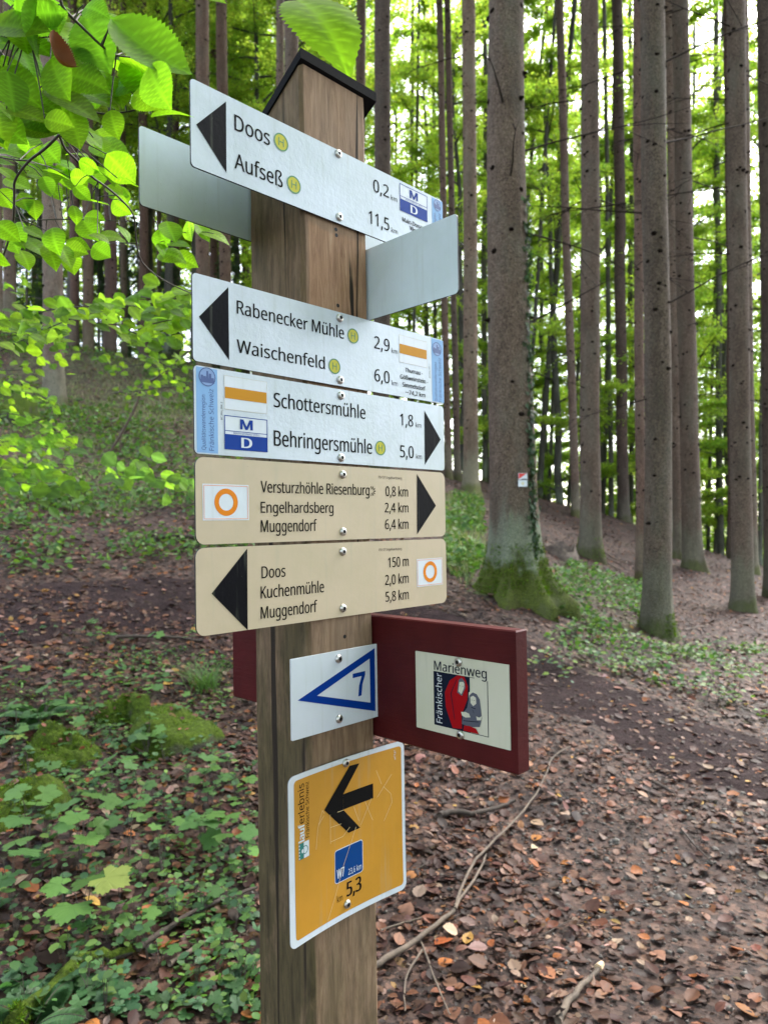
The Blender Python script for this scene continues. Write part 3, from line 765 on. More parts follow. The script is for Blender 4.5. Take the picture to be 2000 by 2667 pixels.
fb.text('lauf', -.4632, -.4378, -.0170, .0120, WHITE2, .0007, bold=.0006, vert=True).done('white_lettering', r_)
fb.text('erlebnis', -.4372, -.3792, -.0168, .0120, BLACKM, .0007, vert=True).text('Fränkische Schweiz', -.4614, -.3794, -.0072, .0070, BLACKM, .0007, vert=True)
fb.text('5,3', .0692, .0990, -.5800, .0220, BLACKM, .0007, bold=.0009).text('km', .0482, .0596, -.5814, .0095, BLACKM, .0007).done('lettering', r_)
fb.text('w71a1', -.3920, -.3765, .1778, .0040, WHITE2, .0007, vert=True).done('code_lettering', r_)
fb.rect(-.0289, -.0079, -.4888, -.4653, WHITE2, .0006).rect(-.0289, -.0188, -.4888, -.4653, TEAL, .0008).ring(-.0165, -.4770, .0050, .0062, TEAL, .0009).ring(-.0215, -.4775, 0, .0032, WHITE2, .0009, sx=.6)
for k in range(5): fb.rect(-.0289, -.0268, -.4878 + k * .0046, -.4856 + k * .0046, WHITE2, .0009)
fb.done('partner_badge', r_)
bl = MB(); bowplate(BOW, .0441, .1040, -.5525, -.5012, .005, WHITE2, .0006, bl); bowplate(BOW, .0452, .1029, -.5514, -.5023, .004, DBLUE, .0008, bl)
fb.mb = bl
fb.text('W7', .0484, .0637, -.5450, .0140, WHITE2, .0011, bold=.0003).text('23,6 km', .0722, .1003, -.5472, .0088, WHITE2, .0011).done('distance_badge', r_)
def scr_line(pts, w=.00035):
    for (a, b_), (c, d_) in zip(pts[:-1], pts[1:]):
        dx, dz = c - a, d_ - b_; L_ = math.hypot(dx, dz); nx, nz = -dz / L_ * w, dx / L_ * w
        fb.poly([(a - nx, b_ - nz), (c - nx, d_ - nz), (c + nx, d_ + nz), (a + nx, b_ + nz)], SCRATCH, .0010)
for pts in ([(.006, -.485), (.010, -.455), (.020, -.431), (.024, -.437)], [(.012, -.450), (.023, -.440)], [(.036, -.440), (.036, -.487)], [(.036, -.462), (.068, -.464)], [(.037, -.484), (.062, -.484), (.083, -.470)],
            [(.046, -.443), (.064, -.444)], [(.086, -.445), (.096, -.470)], [(.110, -.443), (.122, -.470), (.126, -.478)], [(.124, -.442), (.100, -.478)], [(.150, -.430), (.166, -.446), (.168, -.460), (.150, -.486)], [(.136, -.444), (.168, -.414)],
            [(.028, -.600), (.046, -.566), (.062, -.530), (.090, -.478)], [(.135, -.40), (.146, -.425)]):
    scr_line(pts)
fb.done('scratch', r_)
screw(BOW, .0706, -.3725, r_); screw(BOW, .0690, -.5913, r_)

# --- blank grey backs
r_ = local_root('sign_panel', 'blank grey sign back sticking out to the left behind the topmost sign', 'sign', (.07, .1455, .5395))
BACKF = lambda u, v, d: (u, .1425 - d, v)
plate(BACKF, -.1915, .3260, .4798, .5991, .006, GREYBACK, CORE, .003, WHITE).build('plate', r_, origin=r_['_o'])
r_ = local_root('sign_panel', 'blank grey sign back jutting forward from the right side of the post', 'sign', (.145, -.03, .403))
RB = lambda t, v, d: (.1415 - d + .05 * max(0, t) * 0, -t, v)
plate(RB, -.140, .1877, .3432, .4628, .006, GREYBACK, CORE, .003, WHITE).build('plate', r_, origin=r_['_o'])

# --- oxblood board with the cream plaque
r_ = local_root('direction_board', 'thick oxblood red painted wooden board bolted across the right side of the post', 'sign board', (.155, .07, -.25))
b = MB()
def bevbox(b, x0, x1, y0, y1, z0, z1, m, e=.002):
    def ring_(z, i): return [(x0 + i, y0 + i, z), (x1 - i, y0 + i, z), (x1 - i, y1 - i, z), (x0 + i, y1 - i, z)]
    vs = ring_(z0, e) + ring_(z0 + e, 0) + ring_(z1 - e, 0) + ring_(z1, e)
    # vertical chamfers kept tiny by splitting corners
    fs = [(3, 2, 1, 0)] + [(i * 4 + k, i * 4 + (k + 1) % 4, (i + 1) * 4 + (k + 1) % 4, (i + 1) * 4 + k) for i in range(3) for k in range(4)] + [(12, 13, 14, 15)]
    b.add(vs, fs, m); return b
bevbox(b, .1402, .1662, -.2786, .414, -.3479, -.1492, RED).build('board', r_, origin=r_['_o'])
q_ = local_root('plaque', 'cream Fränkischer Marienweg plaque with an emblem of two robed figures', 'plaque', (.139, -.18, -.256))
PLQ = lambda t, v, d: (.1385 - d, -t, v)
plate(PLQ, .0929, .2672, -.3154, -.1970, .001, CREAM, plain('cream_edge', (.5, .48, .4), .5), .0015).build('plate', q_, origin=q_['_o'])
g = Face2D(PLQ)
g.text('Marienweg', .1312, .2292, -.2214, .0140, NAVY).text('Fränkischer', -.3000, -.2250, .1462, .0115, WHITE2, .0012, vert=True).done('lettering', q_)
g.rect(.1295, .1985, -.3045, -.2232, NAVY, .0003).rect(.2296, .2308, -.3045, -.2250, NAVY, .0003).rect(.1985, .2296, -.3045, -.3036, NAVY, .0003).rect(.1985, .2070, -.2240, -.2232, NAVY, .0003)
g.poly([(.1763, -.2232), (.1890, -.2240), (.1951, -.2370), (.1936, -.2570), (.1823, -.2816), (.1829, -.3014), (.1653, -.3032), (.1529, -.2751), (.1515, -.2521), (.1613, -.2333)], CRED, .0005)
g.poly([(.1785, -.2300), (.1840, -.2262), (.1895, -.2310), (.1905, -.2400), (.1840, -.2530), (.1752, -.2490)], CGREY, .0006)
g.poly([(.1797, -.2330), (.1870, -.2318), (.1888, -.2345), (.1880, -.2408), (.1830, -.2505), (.1775, -.2470)], CREAM, .0007)
g.poly([(.1740, -.2300), (.1750, -.2300), (.1640, -.2520), (.1700, -.2900), (.1690, -.2900), (.1625, -.2520)], NAVY, .0007)
g.poly([(.1960, -.2600), (.1965, -.2460), (.2030, -.2405), (.2110, -.2412), (.2170, -.2480), (.2185, -.2640), (.2100, -.2600)], CREAM, .00055)
g.poly([(.1975, -.2500), (.2040, -.2445), (.2110, -.2460), (.2165, -.2530), (.2185, -.2700), (.2194, -.2790), (.2156, -.2924), (.1980, -.2957), (.1830, -.2940), (.1850, -.2780), (.1933, -.2683)], CGREY, .0008)
g.poly([(.1997, -.2518), (.2050, -.2492), (.2096, -.2516), (.2101, -.2599), (.2045, -.2643), (.1998, -.2603)], CREAM, .0010)
g.poly([(.1820, -.2765), (.1900, -.2752), (.1967, -.2765), (.1991, -.2814), (.1900, -.2832), (.1840, -.2815)], CREAM, .0010)
g.poly([(.2095, -.2780), (.2150, -.2790), (.2201, -.2755), (.2180, -.2823), (.2110, -.2835)], CREAM, .0010)
g.poly([(.1873, -.2950), (.1980, -.2945), (.2086, -.2960), (.2140, -.3030), (.1854, -.3030)], CRED, .0009)
for x0, z0, x1, z1 in ((.1860, -.2880, .2140, -.2850), (.2030, -.2690, .2060, -.2740), (.2010, -.2660, .2090, -.2670)):
    g.poly([(x0, z0), (x1, z1), (x1, z1 - .0010), (x0, z0 - .0010)], NAVY, .0012)
for ex in (.1812, .1862, .2028, .2068): g.rect(ex - .0010, ex + .0010, -.2386 if ex < .19 else -.2560, -.2380 if ex < .19 else -.2554, NAVY, .0013)
g.done('emblem', q_)
screw(PLQ, .1786, -.2037, q_); screw(PLQ, .1798, -.3105, q_)
# ---- setting
# ================================================================ the place
# --- ground sheet: fine near the camera, coarse far away
def axis(lo, hi, n, k): 
    t = np.linspace(-1, 1, n); s = np.sinh(k * t) / math.sinh(k)
    return np.where(s < 0, -s * lo, s * hi)
gx = axis(-70, 70, 300, 4.6); gy = np.concatenate([np.linspace(-14, 0, 20)[:-1], 8 * (np.linspace(0, 1, 170)) ** 1.0, 8 + 92 * (np.linspace(0, 1, 120)[1:]) ** 2])
GX, GY = np.meshgrid(gx, gy); fx, fy = GX.ravel(), GY.ravel()
fz = ground(fx, fy)
# where it is green: patches given by outlines on the ground
def outline(px): return hits(px)[:, :2]
G_SLOPE = outline([(0, 900), (0, 720), (420, 720), (520, 900), (530, 1040), (420, 1080), (0, 1100)])
G_MID = outline([(960, 1075), (1040, 1075), (1050, 1200), (1010, 1280), (965, 1230)])
G_RIGHT = outline([(1180, 1240), (1250, 1215), (1390, 1270), (1400, 1380), (1300, 1370), (1190, 1320)])
G_STRIP = outline([(1150, 1385), (1270, 1350), (1420, 1400), (1659, 1385), (1659, 1560), (1480, 1500), (1300, 1450)])
G_LEFT = outline([(0, 1340), (300, 1390), (560, 1440), (560, 1900), (300, 1980), (0, 1990)])
G_NEAR = outline([(0, 1990), (300, 1980), (560, 1900), (560, 2212), (0, 2212)])
PATH_C = [(-60, 1330), (200, 1300), (430, 1310), (640, 1330), (820, 1350), (1000, 1380), (1180, 1470), (1400, 1560), (1659, 1660), (1760, 1720)]
pc = hits(PATH_C)[:, :2]
def seglen(a): return np.concatenate([[0], np.cumsum(np.linalg.norm(np.diff(a, axis=0), axis=1))])
def resample(a, n):
    s = seglen(a); t = np.linspace(0, s[-1], n)
    return np.stack([np.interp(t, s, a[:, i]) for i in range(a.shape[1])], 1)
def smoothline(a, it=3):
    for _ in range(it):
        q = .75 * a[:-1] + .25 * a[1:]; r = .25 * a[:-1] + .75 * a[1:]
        a = np.vstack([a[:1], np.stack([q, r], 1).reshape(-1, a.shape[1]), a[-1:]])
    return a
pc = resample(smoothline(pc), 160)
def pathdist(x, y):
    out = np.empty(len(x))
    for s in range(0, len(x), 20000):
        a = np.stack([x[s:s + 20000], y[s:s + 20000]], 1); out[s:s + 20000] = np.sqrt(((a[:, None] - pc[None]) ** 2).sum(-1)).min(1)
    return out
def greenness(x, y):
    g = np.full(len(x), .22)
    ox, oy = x, y; x = ox + 1.1 * (fnoise(ox * .9 + 3, oy * .9, 33) - .5) + .5 * (fnoise(ox * 3 + 3, oy * 3, 36) - .5); y = oy + 1.6 * (fnoise(ox * .9, oy * .9 + 8, 34) - .5) + .6 * (fnoise(ox * 3, oy * 3 + 8, 35) - .5)
    for P_, v in ((G_SLOPE, .58), (G_MID, .6), (G_RIGHT, .55), (G_STRIP, .42), (G_LEFT, .42), (G_NEAR, .35)): g = np.where(inpoly(x, y, P_), np.maximum(g, v), g)
    return g
near = (np.abs(fx) < 16) & (fy > 1) & (fy < 40)
gr = np.full(len(fx), .45); gr[near] = greenness(fx[near], fy[near])
nyy, nxx = GX.shape
idx = np.arange(nyy * nxx).reshape(nyy, nxx)
GF = np.stack([idx[:-1, :-1], idx[:-1, 1:], idx[1:, 1:], idx[1:, :-1]], -1).reshape(-1, 4)
gme = np_mesh('ground', np.stack([fx, fy, fz], 1), GF, [GROUND], smooth=True, attr={'green': gr})
tag(link('ground', gme), kind='structure')
# --- trodden path: its own sheet lying on the ground, with a ragged edge
pw_n = 13
tang = np.gradient(pc, axis=0); nrm2 = np.stack([-tang[:, 1], tang[:, 0]], 1); nrm2 /= np.linalg.norm(nrm2, axis=1, keepdims=True)
sarc = seglen(pc)
wl = .42 + .22 * fnoise(sarc * 1.4, sarc * 0 + 3, 5) + .1 * np.sin(sarc * 5); wr = .42 + .25 * fnoise(sarc * 1.3, sarc * 0 + 9, 6)
PV = []
for j in range(pw_n):
    t = j / (pw_n - 1); off = -wl + (wl + wr) * t
    q = pc + nrm2 * off[:, None]; PV.append(np.stack([q[:, 0], q[:, 1], ground(q[:, 0], q[:, 1]) + .012 * (1 if 0 < j < pw_n - 1 else -.6)], 1))
PV = np.stack(PV, 1).reshape(-1, 3); pi_ = np.arange(len(pc) * pw_n).reshape(len(pc), pw_n)
PF = np.stack([pi_[:-1, :-1], pi_[:-1, 1:], pi_[1:, 1:], pi_[1:, :-1]], -1).reshape(-1, 4)
tag(link('path', np_mesh('path', PV, PF, [MUD], smooth=True)), kind='structure')

def ground_normal(x, y):
    e = .05; z0 = ground(x, y); zx = ground(x + e, y); zy = ground(x, y + e)
    return unit(np.stack([-(zx - z0) / e, -(zy - z0) / e, np.ones(len(x))], 1)), z0
def frustum_points(n, y0, y1, rng, power=1.0, marg=.8):
    """random ground points in the wedge the camera looks into (and a step to either side)"""
    y = y0 + (y1 - y0) * rng.random(n) ** power
    x = (rng.random(n) * 2 - 1) * (y * .60 + marg)
    return x, y

# --- leaf litter
def litter(n, y0, y1, power, sz, rng):
    x, y = frustum_points(n, y0, y1, rng, power)
    pd = pathdist(x, y); gq = greenness(x, y)
    keep = rng.random(n) < np.where(pd < .5, np.where(x < .3, 1.1, .42), np.where(gq > .55, .8, np.where((x > .6) & (y < 7), .55, 1.))) * (.35 + 1.0 * fnoise(x * 1.7 + 40, y * 1.7 + 40, 21))
    # thinner on the gravelly middle of the trodden corner
    gv = np.exp(-(((x - 1.35) / .55) ** 2 + ((y - 3.3) / .7) ** 2)); keep &= rng.random(n) > .5 * gv
    x, y = x[keep], y[keep]; n = len(x)
    nn, z = ground_normal(x, y)
    nn = unit(nn + rng.normal(0, .20, (n, 3))); th = rng.random(n) * 6.283
    D = np.stack([np.cos(th), np.sin(th), np.zeros(n)], 1); D = unit(D - nn * (D * nn).sum(1, keepdims=True))
    L = sz * np.exp(rng.normal(-.05, .38, n)); curl = rng.normal(.05, .20, n)
    P = np.stack([x, y, z + .003 + rng.random(n) * .012], 1)
    L = np.minimum(L, .078); T_, TF_ = (LT, LF) if y1 < 7 and sz > .03 else (OVAL, OVAL_F)
    V, F = scatter(T_, TF_, P, D, nn, L, rng.uniform(.5, .85, n), curl)
    if TF_.shape[1] == 4: F = np.concatenate([F[:, [0, 1, 2]], F[:, [0, 2, 3]]])
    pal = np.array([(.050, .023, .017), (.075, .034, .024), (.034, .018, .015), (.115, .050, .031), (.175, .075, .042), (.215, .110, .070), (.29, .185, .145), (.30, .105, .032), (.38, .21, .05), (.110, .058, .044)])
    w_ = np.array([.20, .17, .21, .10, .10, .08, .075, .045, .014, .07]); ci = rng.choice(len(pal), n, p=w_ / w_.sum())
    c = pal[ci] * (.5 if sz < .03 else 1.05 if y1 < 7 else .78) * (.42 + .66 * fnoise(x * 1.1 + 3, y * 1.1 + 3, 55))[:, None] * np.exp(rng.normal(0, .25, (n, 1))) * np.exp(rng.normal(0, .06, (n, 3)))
    return V, F, np.repeat(np.clip(c, 0, .6), len(T_), 0) * (1 - .25 * np.tile(LVEIN if len(T_) == len(LT) else np.zeros(len(T_)), n))[:, None]
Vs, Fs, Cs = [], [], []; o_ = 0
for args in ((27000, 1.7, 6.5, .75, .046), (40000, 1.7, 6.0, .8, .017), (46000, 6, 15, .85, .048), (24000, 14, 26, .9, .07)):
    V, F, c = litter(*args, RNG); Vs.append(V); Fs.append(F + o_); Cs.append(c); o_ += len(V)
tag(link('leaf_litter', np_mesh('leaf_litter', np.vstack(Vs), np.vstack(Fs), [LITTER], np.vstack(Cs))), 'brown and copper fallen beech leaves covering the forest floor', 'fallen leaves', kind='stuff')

# --- gravel
def gravel(n):
    rng = np.random.default_rng(4)
    x = rng.normal(1.35, .75, n); y = rng.normal(3.4, .85, n); k = (y > 2) & (np.abs(x) < y * .7)
    x, y = x[k], y[k]; n = len(x)
    oct_ = np.array([(1, 0, 0), (0, 1, 0), (-1, 0, 0), (0, -1, 0), (0, 0, .7), (0, 0, -.7), (.6, .6, .3), (-.6, .6, .3), (-.6, -.6, .3), (.6, -.6, .3)], float)
    of = np.array([(4, 6, 7), (4, 7, 8), (4, 8, 9), (4, 9, 6), (0, 1, 6), (1, 2, 7), (2, 3, 8), (3, 0, 9), (0, 6, 9), (1, 7, 6), (2, 8, 7), (3, 9, 8)])
    s = .006 * np.exp(rng.normal(0, .5, n)); th = rng.random(n) * 6.28
    T = oct_[None] * rng.uniform(.7, 1.3, (n, len(oct_), 1)) * s[:, None, None]
    R_ = np.stack([np.cos(th), -np.sin(th), np.sin(th), np.cos(th)], 1).reshape(n, 2, 2)
    T[..., :2] = np.einsum('nij,nkj->nki', R_, T[..., :2])
    P = np.stack([x, y, ground(x, y) + .002], 1)
    V = (P[:, None] + T).reshape(-1, 3); F = (of[None] + (np.arange(n) * len(oct_))[:, None, None]).reshape(-1, 3)
    return V, F
V, F = gravel(2600)
tag(link('gravel', np_mesh('gravel', V, F, [PEBBLE], smooth=True)), 'small pale stones trodden into the muddy corner of the path', 'gravel', kind='stuff')

# --- low green ground cover
def cover(poly, n, sizes, cols, tmpl, rng, hmax=.10, tilt=.45, clump=1.4, thr=.45, seed=0):
    lo, hi = poly.min(0), poly.max(0)
    x = rng.uniform(lo[0], hi[0], n * 3); y = rng.uniform(lo[1], hi[1], n * 3)
    k = inpoly(x, y, poly) & (fnoise(x * clump + 11, y * clump + 5, 60 + seed) > thr + rng.normal(0, .06, len(x))) & (pathdist(x, y) > .4) & (np.abs(x) < y * .62 + 1.2)
    x, y = x[k][:n], y[k][:n]; n = len(x)
    z = ground(x, y) + .01 + hmax * rng.random(n) ** 1.3
    nn = unit(np.array((0, 0, 1.))[None] + rng.normal(0, tilt, (n, 3))); th = rng.random(n) * 6.283
    D = np.stack([np.cos(th), np.sin(th), np.zeros(n)], 1); D = unit(D - nn * (D * nn).sum(1, keepdims=True))
    L = rng.uniform(*sizes, n); T, TF = tmpl
    V, F = scatter(T, TF, np.stack([x, y, z], 1), D, nn, L, np.full(n, .8 if len(T) < 10 else 1.), rng.normal(0, .15, n))
    cols = np.array(cols); ci = rng.integers(0, len(cols), n)
    c = cols[ci] * np.exp(rng.normal(0, .22, (n, 1))) * np.exp(rng.normal(0, .07, (n, 3)))
    return V, F, np.repeat(np.clip(c, 0, .6), len(T), 0)
HG1 = [(.060, .125, .032), (.075, .150, .042), (.095, .165, .035), (.048, .100, .035)]
HG2 = [(.085, .14, .028), (.11, .17, .030), (.06, .11, .03)]
RG = np.random.default_rng(31)
G_BANK = outline([(0, 1060), (420, 1040), (560, 1060), (560, 1230), (300, 1230), (0, 1250)])
parts_ = [cover(G_BANK, 2600, (.035, .085), HG1 + HG2[:1], (OVAL, OVAL_F), RG, .16, .5, 1.1, .46, 11), cover(G_SLOPE, 7500, (.05, .12), HG2 + HG1[:2], (RHOMB, RHOMB_F), RG, .16, .6, .7, .48, 1), cover(G_MID, 2500, (.05, .11), HG1 + HG2[:1], (RHOMB, RHOMB_F), RG, .14, .6, .9, .38, 2),
          cover(G_RIGHT, 2000, (.04, .09), HG1, (RHOMB, RHOMB_F), RG, .14, .55, 1., .50, 3), cover(G_STRIP, 2800, (.03, .065), HG1 + HG2[:1], (OVAL, OVAL_F), RG, .10, .45, 1.3, .52, 4),
          cover(G_LEFT, 3000, (.018, .042), HG1, (OVAL, OVAL_F), RG, .06, .35, 2.0, .56, 5), cover(G_NEAR, 700, (.016, .036), HG1, (OVAL, OVAL_F), RG, .05, .35, 2.2, .58, 6)]
o_ = 0; Vs, Fs, Cs = [], [], []
for V, F, c in parts_: Vs.append(V); Fs.append(F + o_); Cs.append(c); o_ += len(V)
tag(link('ground_cover', np_mesh('ground_cover', np.vstack(Vs), np.vstack(Fs), [HERB], np.vstack(Cs))), 'low green herbs and seedlings growing through the leaf litter', 'ground cover', kind='stuff')
V, F, c = cover(G_NEAR, 420, (.030, .050), [(.034, .080, .028), (.046, .100, .036), (.040, .088, .040)], (IVY, IVY_F), RG, .04, .3, 1.6, .42, 8)
V2, F2, c2 = cover(G_LEFT, 300, (.028, .045), [(.036, .085, .030), (.048, .105, .038)], (IVY, IVY_F), RG, .04, .3, 1.2, .50, 9)
tag(link('ivy_carpet', np_mesh('ivy_carpet', np.vstack([V, V2]), np.vstack([F, F2 + len(V)]), [HERB], np.vstack([c, c2]))), 'dark ivy trailing over the leaf litter at lower left', 'ivy', kind='stuff')
def blades(poly, n, hts, cols, rng, thr=.42, clump=.9, seed=0):
    lo, hi = poly.min(0), poly.max(0)
    x = rng.uniform(lo[0], hi[0], n * 3); y = rng.uniform(lo[1], hi[1], n * 3)
    k = inpoly(x, y, poly) & (fnoise(x * clump, y * clump, 80 + seed) > thr) & (pathdist(x, y) > .4) & (np.abs(x) < y * .62 + 1.2); x, y = x[k][:n], y[k][:n]; n = len(x)
    T = np.array([(0, .5, 0), (0, -.5, 0), (.6, .3, .08), (.6, -.3, .08), (1, 0, .25)]); TF = np.array([(0, 1, 3), (0, 3, 2), (2, 3, 4)])
    th = rng.random(n) * 6.28; D = unit(np.stack([np.cos(th) * .6, np.sin(th) * .6, np.ones(n)], 1)); nn = unit(np.stack([np.cos(th), np.sin(th), np.full(n, -.6)], 1))
    V, F = scatter(T, TF, np.stack([x, y, ground(x, y)], 1), D, nn, rng.uniform(*hts, n), np.full(n, .05))
    cols = np.array(cols); c = cols[rng.integers(0, len(cols), n)] * np.exp(rng.normal(0, .25, (n, 1)))
    return V, F, np.repeat(c, len(T), 0)
GB = [(.13, .18, .06), (.19, .22, .10), (.25, .24, .13), (.10, .16, .05)]
q1 = blades(G_SLOPE, 7000, (.07, .20), GB, RG, .42, .6, 1); q2 = blades(G_MID, 2200, (.10, .25), GB, RG, .36, .8, 2)
tag(link('grass', np_mesh('grass', np.vstack([q1[0], q2[0]]), np.vstack([q1[1], q2[1] + len(q1[0])]), [HERB], np.vstack([q1[2], q2[2]]))), 'thin pale woodland grass on the slope between the trunks', 'grass', kind='stuff')

# ---------------------------------------------------------------- trees
def trunk_mesh(base, top_dir, r, hgt, taper, flare, lobes, seed, n=16, knots=0, bark=BARK, step=.3, wob=.035):
    """tapered, slightly uneven stem with a root flare; local origin at the foot"""
    rg = random.Random(seed); b = MB()
    zs = [-.5, -.25, -.1, 0, .06, .12, .2, .3, .42, .58, .8]
    z = 1.1
    while z < hgt: zs.append(z); z += step * (1 + z * .05)
    ph = rg.uniform(0, 6.28); wob2 = [rg.uniform(-1, 1) for _ in range(8)]
    def centre(z):
        w_ = wob * r * (math.sin(z * .55 + wob2[0] * 3) * wob2[1] + math.sin(z * 1.3 + wob2[2] * 3) * wob2[3] * .4) * 4
        return (top_dir[0] * z + w_, top_dir[1] * z + w_ * wob2[4])
    def rad(z, t):
        rr = r * max(.15, 1 - taper * (z - 2))
        f = flare * math.exp(-max(z, -.1) / .28)
        lob = sum(a * max(0, math.cos((t - q) / 1.0)) ** p for q, a, p in lobes) if lobes else (.9 * abs(math.cos(1.5 * t + ph)) ** 5 + .5 * abs(math.cos(2.5 * t + 2 * ph)) ** 8)
        rr *= 1 + f * (.22 + lob) + .10 * math.exp(-max(z, 0) / 1.0)
        return rr * (1 + .025 * math.sin(3 * t + z * 1.1 + ph) + .018 * math.sin(7 * t + z * 2.3) + (rg.uniform(-.012, .012)))
    vs, fs = [], []
    for z in zs:
        cx, cy = centre(z)
        for k in range(n):
            t = 2 * math.pi * k / n; q = rad(z, t); vs.append((cx + q * math.cos(t), cy + q * math.sin(t), z))
    for i in range(len(zs) - 1):
        for k in range(n): fs.append((i * n + k, i * n + (k + 1) % n, (i + 1) * n + (k + 1) % n, (i + 1) * n + k))
    fs.append(tuple((len(zs) - 1) * n + k for k in range(n)))
    b.add(vs, fs, bark)
    z = 1.2 + rg.random() * .3
    while knots and z < hgt:
        for _ in range(rg.choice((2, 3, 3, 4, 5))):
            t = rg.uniform(0, 6.28); zz = z + rg.uniform(-.06, .06); cx, cy = centre(zz); q = r * max(.15, 1 - taper * (zz - 2)) * .985
            s = rg.uniform(.020, .042) * (.6 + r * 2.2); o = Vector((math.cos(t), math.sin(t), 0)); u = Vector((-o.y, o.x, 0)); c = Vector((cx, cy, zz)) + o * q
            ring_ = [c + u * s * math.cos(a) + Vector((0, 0, 1)) * s * .8 * math.sin(a) for a in np.linspace(0, 6.283, 7)[:-1]]
            L_ = s * rg.choice((.4, .5, .6, .8, 1.6))
            mid = [c + o * L_ * .7 + (p - c) * .45 for p in ring_]
            b.add(ring_ + mid + [c + o * L_ + Vector((0, 0, -.1 * L_))], [(k, (k + 1) % 6, 6 + (k + 1) % 6, 6 + k) for k in range(6)] + [(6 + k, 6 + (k + 1) % 6, 12) for k in range(6)], KNOT)
        z += rg.uniform(.24, .42)
    return b, centre, rad
def dead_branch(root, centre, r, z, ang, length, rise, seed, forks=2, th=.010):
    th *= 1.35
    rg = random.Random(seed); b = MB()
    cx, cy = centre(z); d = Vector((math.cos(ang), math.sin(ang), rise)).normalized()
    p = Vector((cx, cy, z)) + Vector((math.cos(ang), math.sin(ang), 0)) * r * .9; pts = [p.copy()]
    for k in range(6):
        d = (d + Vector((rg.uniform(-.14, .14), rg.uniform(-.14, .14), rg.uniform(-.10, .06)))).normalized(); p = p + d * length / 6; pts.append(p.copy())
    b.tube(pts, [th * (1 - .14 * k) for k in range(7)], DEADW, 5)
    for _ in range(forks):
        k = rg.randint(2, 5); q = pts[k].copy(); dd = (d + Vector((rg.uniform(-.8, .8), rg.uniform(-.8, .8), rg.uniform(-.5, .3)))).normalized()
        b.tube([q, q + dd * length * .18 + Vector((0, 0, -.01)), q + dd * length * .34 + Vector((0, 0, -.05))], [th * .55, th * .4, th * .2], DEADW, 4)
    return b.build('dead_branch', root, smooth=True)

def spruce_crown(seed, H, R, n):
    rng = np.random.default_rng(seed); P, D = [], []
    for k in range(n):
        t = rng.random() ** .9; z = H * t; L_ = R * (1 - t * .9) * rng.uniform(.55, 1.05); a = rng.random() * 6.28; m = int(26 * L_)
        s = rng.random(m)[:, None]; d = np.array((math.cos(a), math.sin(a), -.12)); side = np.array((-math.sin(a), math.cos(a), 0)); off = rng.normal(0, .13, (m, 1)) * (1.1 - s) * L_
        P.append(np.array((0, 0, z)) + d * s * L_ + side * off - np.array((0, 0, .3)) * rng.random((m, 1)) * L_ * .4); D.append(d[None] + side * np.sign(off) * .7)
    P = np.vstack(P); D = np.vstack(D); m = len(P)
    V, F = scatter(RHOMB, RHOMB_F, P, D, unit(np.array((0, 0, 1.)) + rng.normal(0, .4, (m, 3))), rng.uniform(.22, .42, m), np.full(m, .34))
    return np_mesh('crown', V, F, [NEEDLE], jitcol((.040, .075, .032), m, 4, .25, rng))
CROWNS = [spruce_crown(1, 11, 2.3, 130), spruce_crown(2, 12, 2.2, 125)]
def spruce(px, py, Y, w600, ptop, label, tint=(1, 1, 1), seed=0, flare=.55, lobes=None, group=None, taper=.025, knots=1, dead=4, n=16, fixed_h=None, z_at=None):
    base = at(px, py, Y); gz = float(ground(base[0], base[1])[0]); base[2] = gz
    top = at(ptop, 0, Y); dz = max(1., top[2] - base[2]); lean = ((top[0] - base[0]) / dz, (top[1] - base[1]) / dz)
    r = w600 / 2 / (FPX / K) * Y
    h = fixed_h or (.745 * (Y + 1.5) + 1.6 - gz + 9)
    root = thing('spruce_tree', label, 'tree', base, 0, group)
    b, centre, rad = trunk_mesh(base, lean, r, h, taper, flare, lobes, seed, n, knots, BARKA if lobes else BARK)
    o = b.build('trunk', root, smooth=True); o.color = (*tint, 1)
    hc = 1.6 - gz + .745 * (Y + 1.5) + 2.6
    cr_ = link('crown', CROWNS[seed % 2], root); cr_.location = (lean[0] * hc, lean[1] * hc, hc); cr_.rotation_euler = (0, 0, seed * 1.7)
    rg = random.Random(seed + 99)
    for k in range(dead):
        z = rg.uniform(2.2, .74 * Y); dead_branch(root, centre, r * max(.2, 1 - taper * (z - 2)), z, rg.uniform(0, 6.28), rg.uniform(.5, 1.7), rg.uniform(-.25, .25), seed * 7 + k, 2, .006 + .02 * r)
    return root, centre, r, h

GR1 = 'spruces on the right of the post'
LOBA = [(math.radians(a), s, p) for a, s, p in ((195, 1.7, 14), (248, 1.1, 22), (296, 1.7, 26), (338, 1.7, 20), (60, 1, 8), (130, 1, 8))]
TA, cA, rA, hA = spruce(1108, 1290, 8.0, 94, 1093, 'thickest spruce trunk, with mossy spreading roots and two trail markers', (1.0, .98, .95), 1, .62, LOBA, GR1, .042, 1, 0, 40)
_, cB, rB, hB = spruce(1422, 1375, 9.0, 55, 1409, 'grey spruce trunk with a small mossy foot, nearest on the right after the thickest', (.86, .87, .84), 2, .5, None, GR1, .012, 1, 0, 24)
_, cC, rC, hC = spruce(1275, 1200, 14.6, 42, 1273, 'spruce with bright mossy foot beside the rotten stump', (1.0, .96, .92), 3, .55, None, GR1, .012, 1, 2, 20)
_, cD, rD, hD = spruce(1602, 1315, 12.3, 42, 1588, 'straight spruce near the right edge with a dark scar up its trunk', (.90, .88, .84), 4, .4, None, GR1, .010, 1, 3, 20)
spruce(1495, 1228, 15.3, 38, 1467, 'spruce leaning slightly, between the grey trunk and the scarred trunk', (1.0, .97, .93), 5, .4, None, GR1, .01, 1, 3)
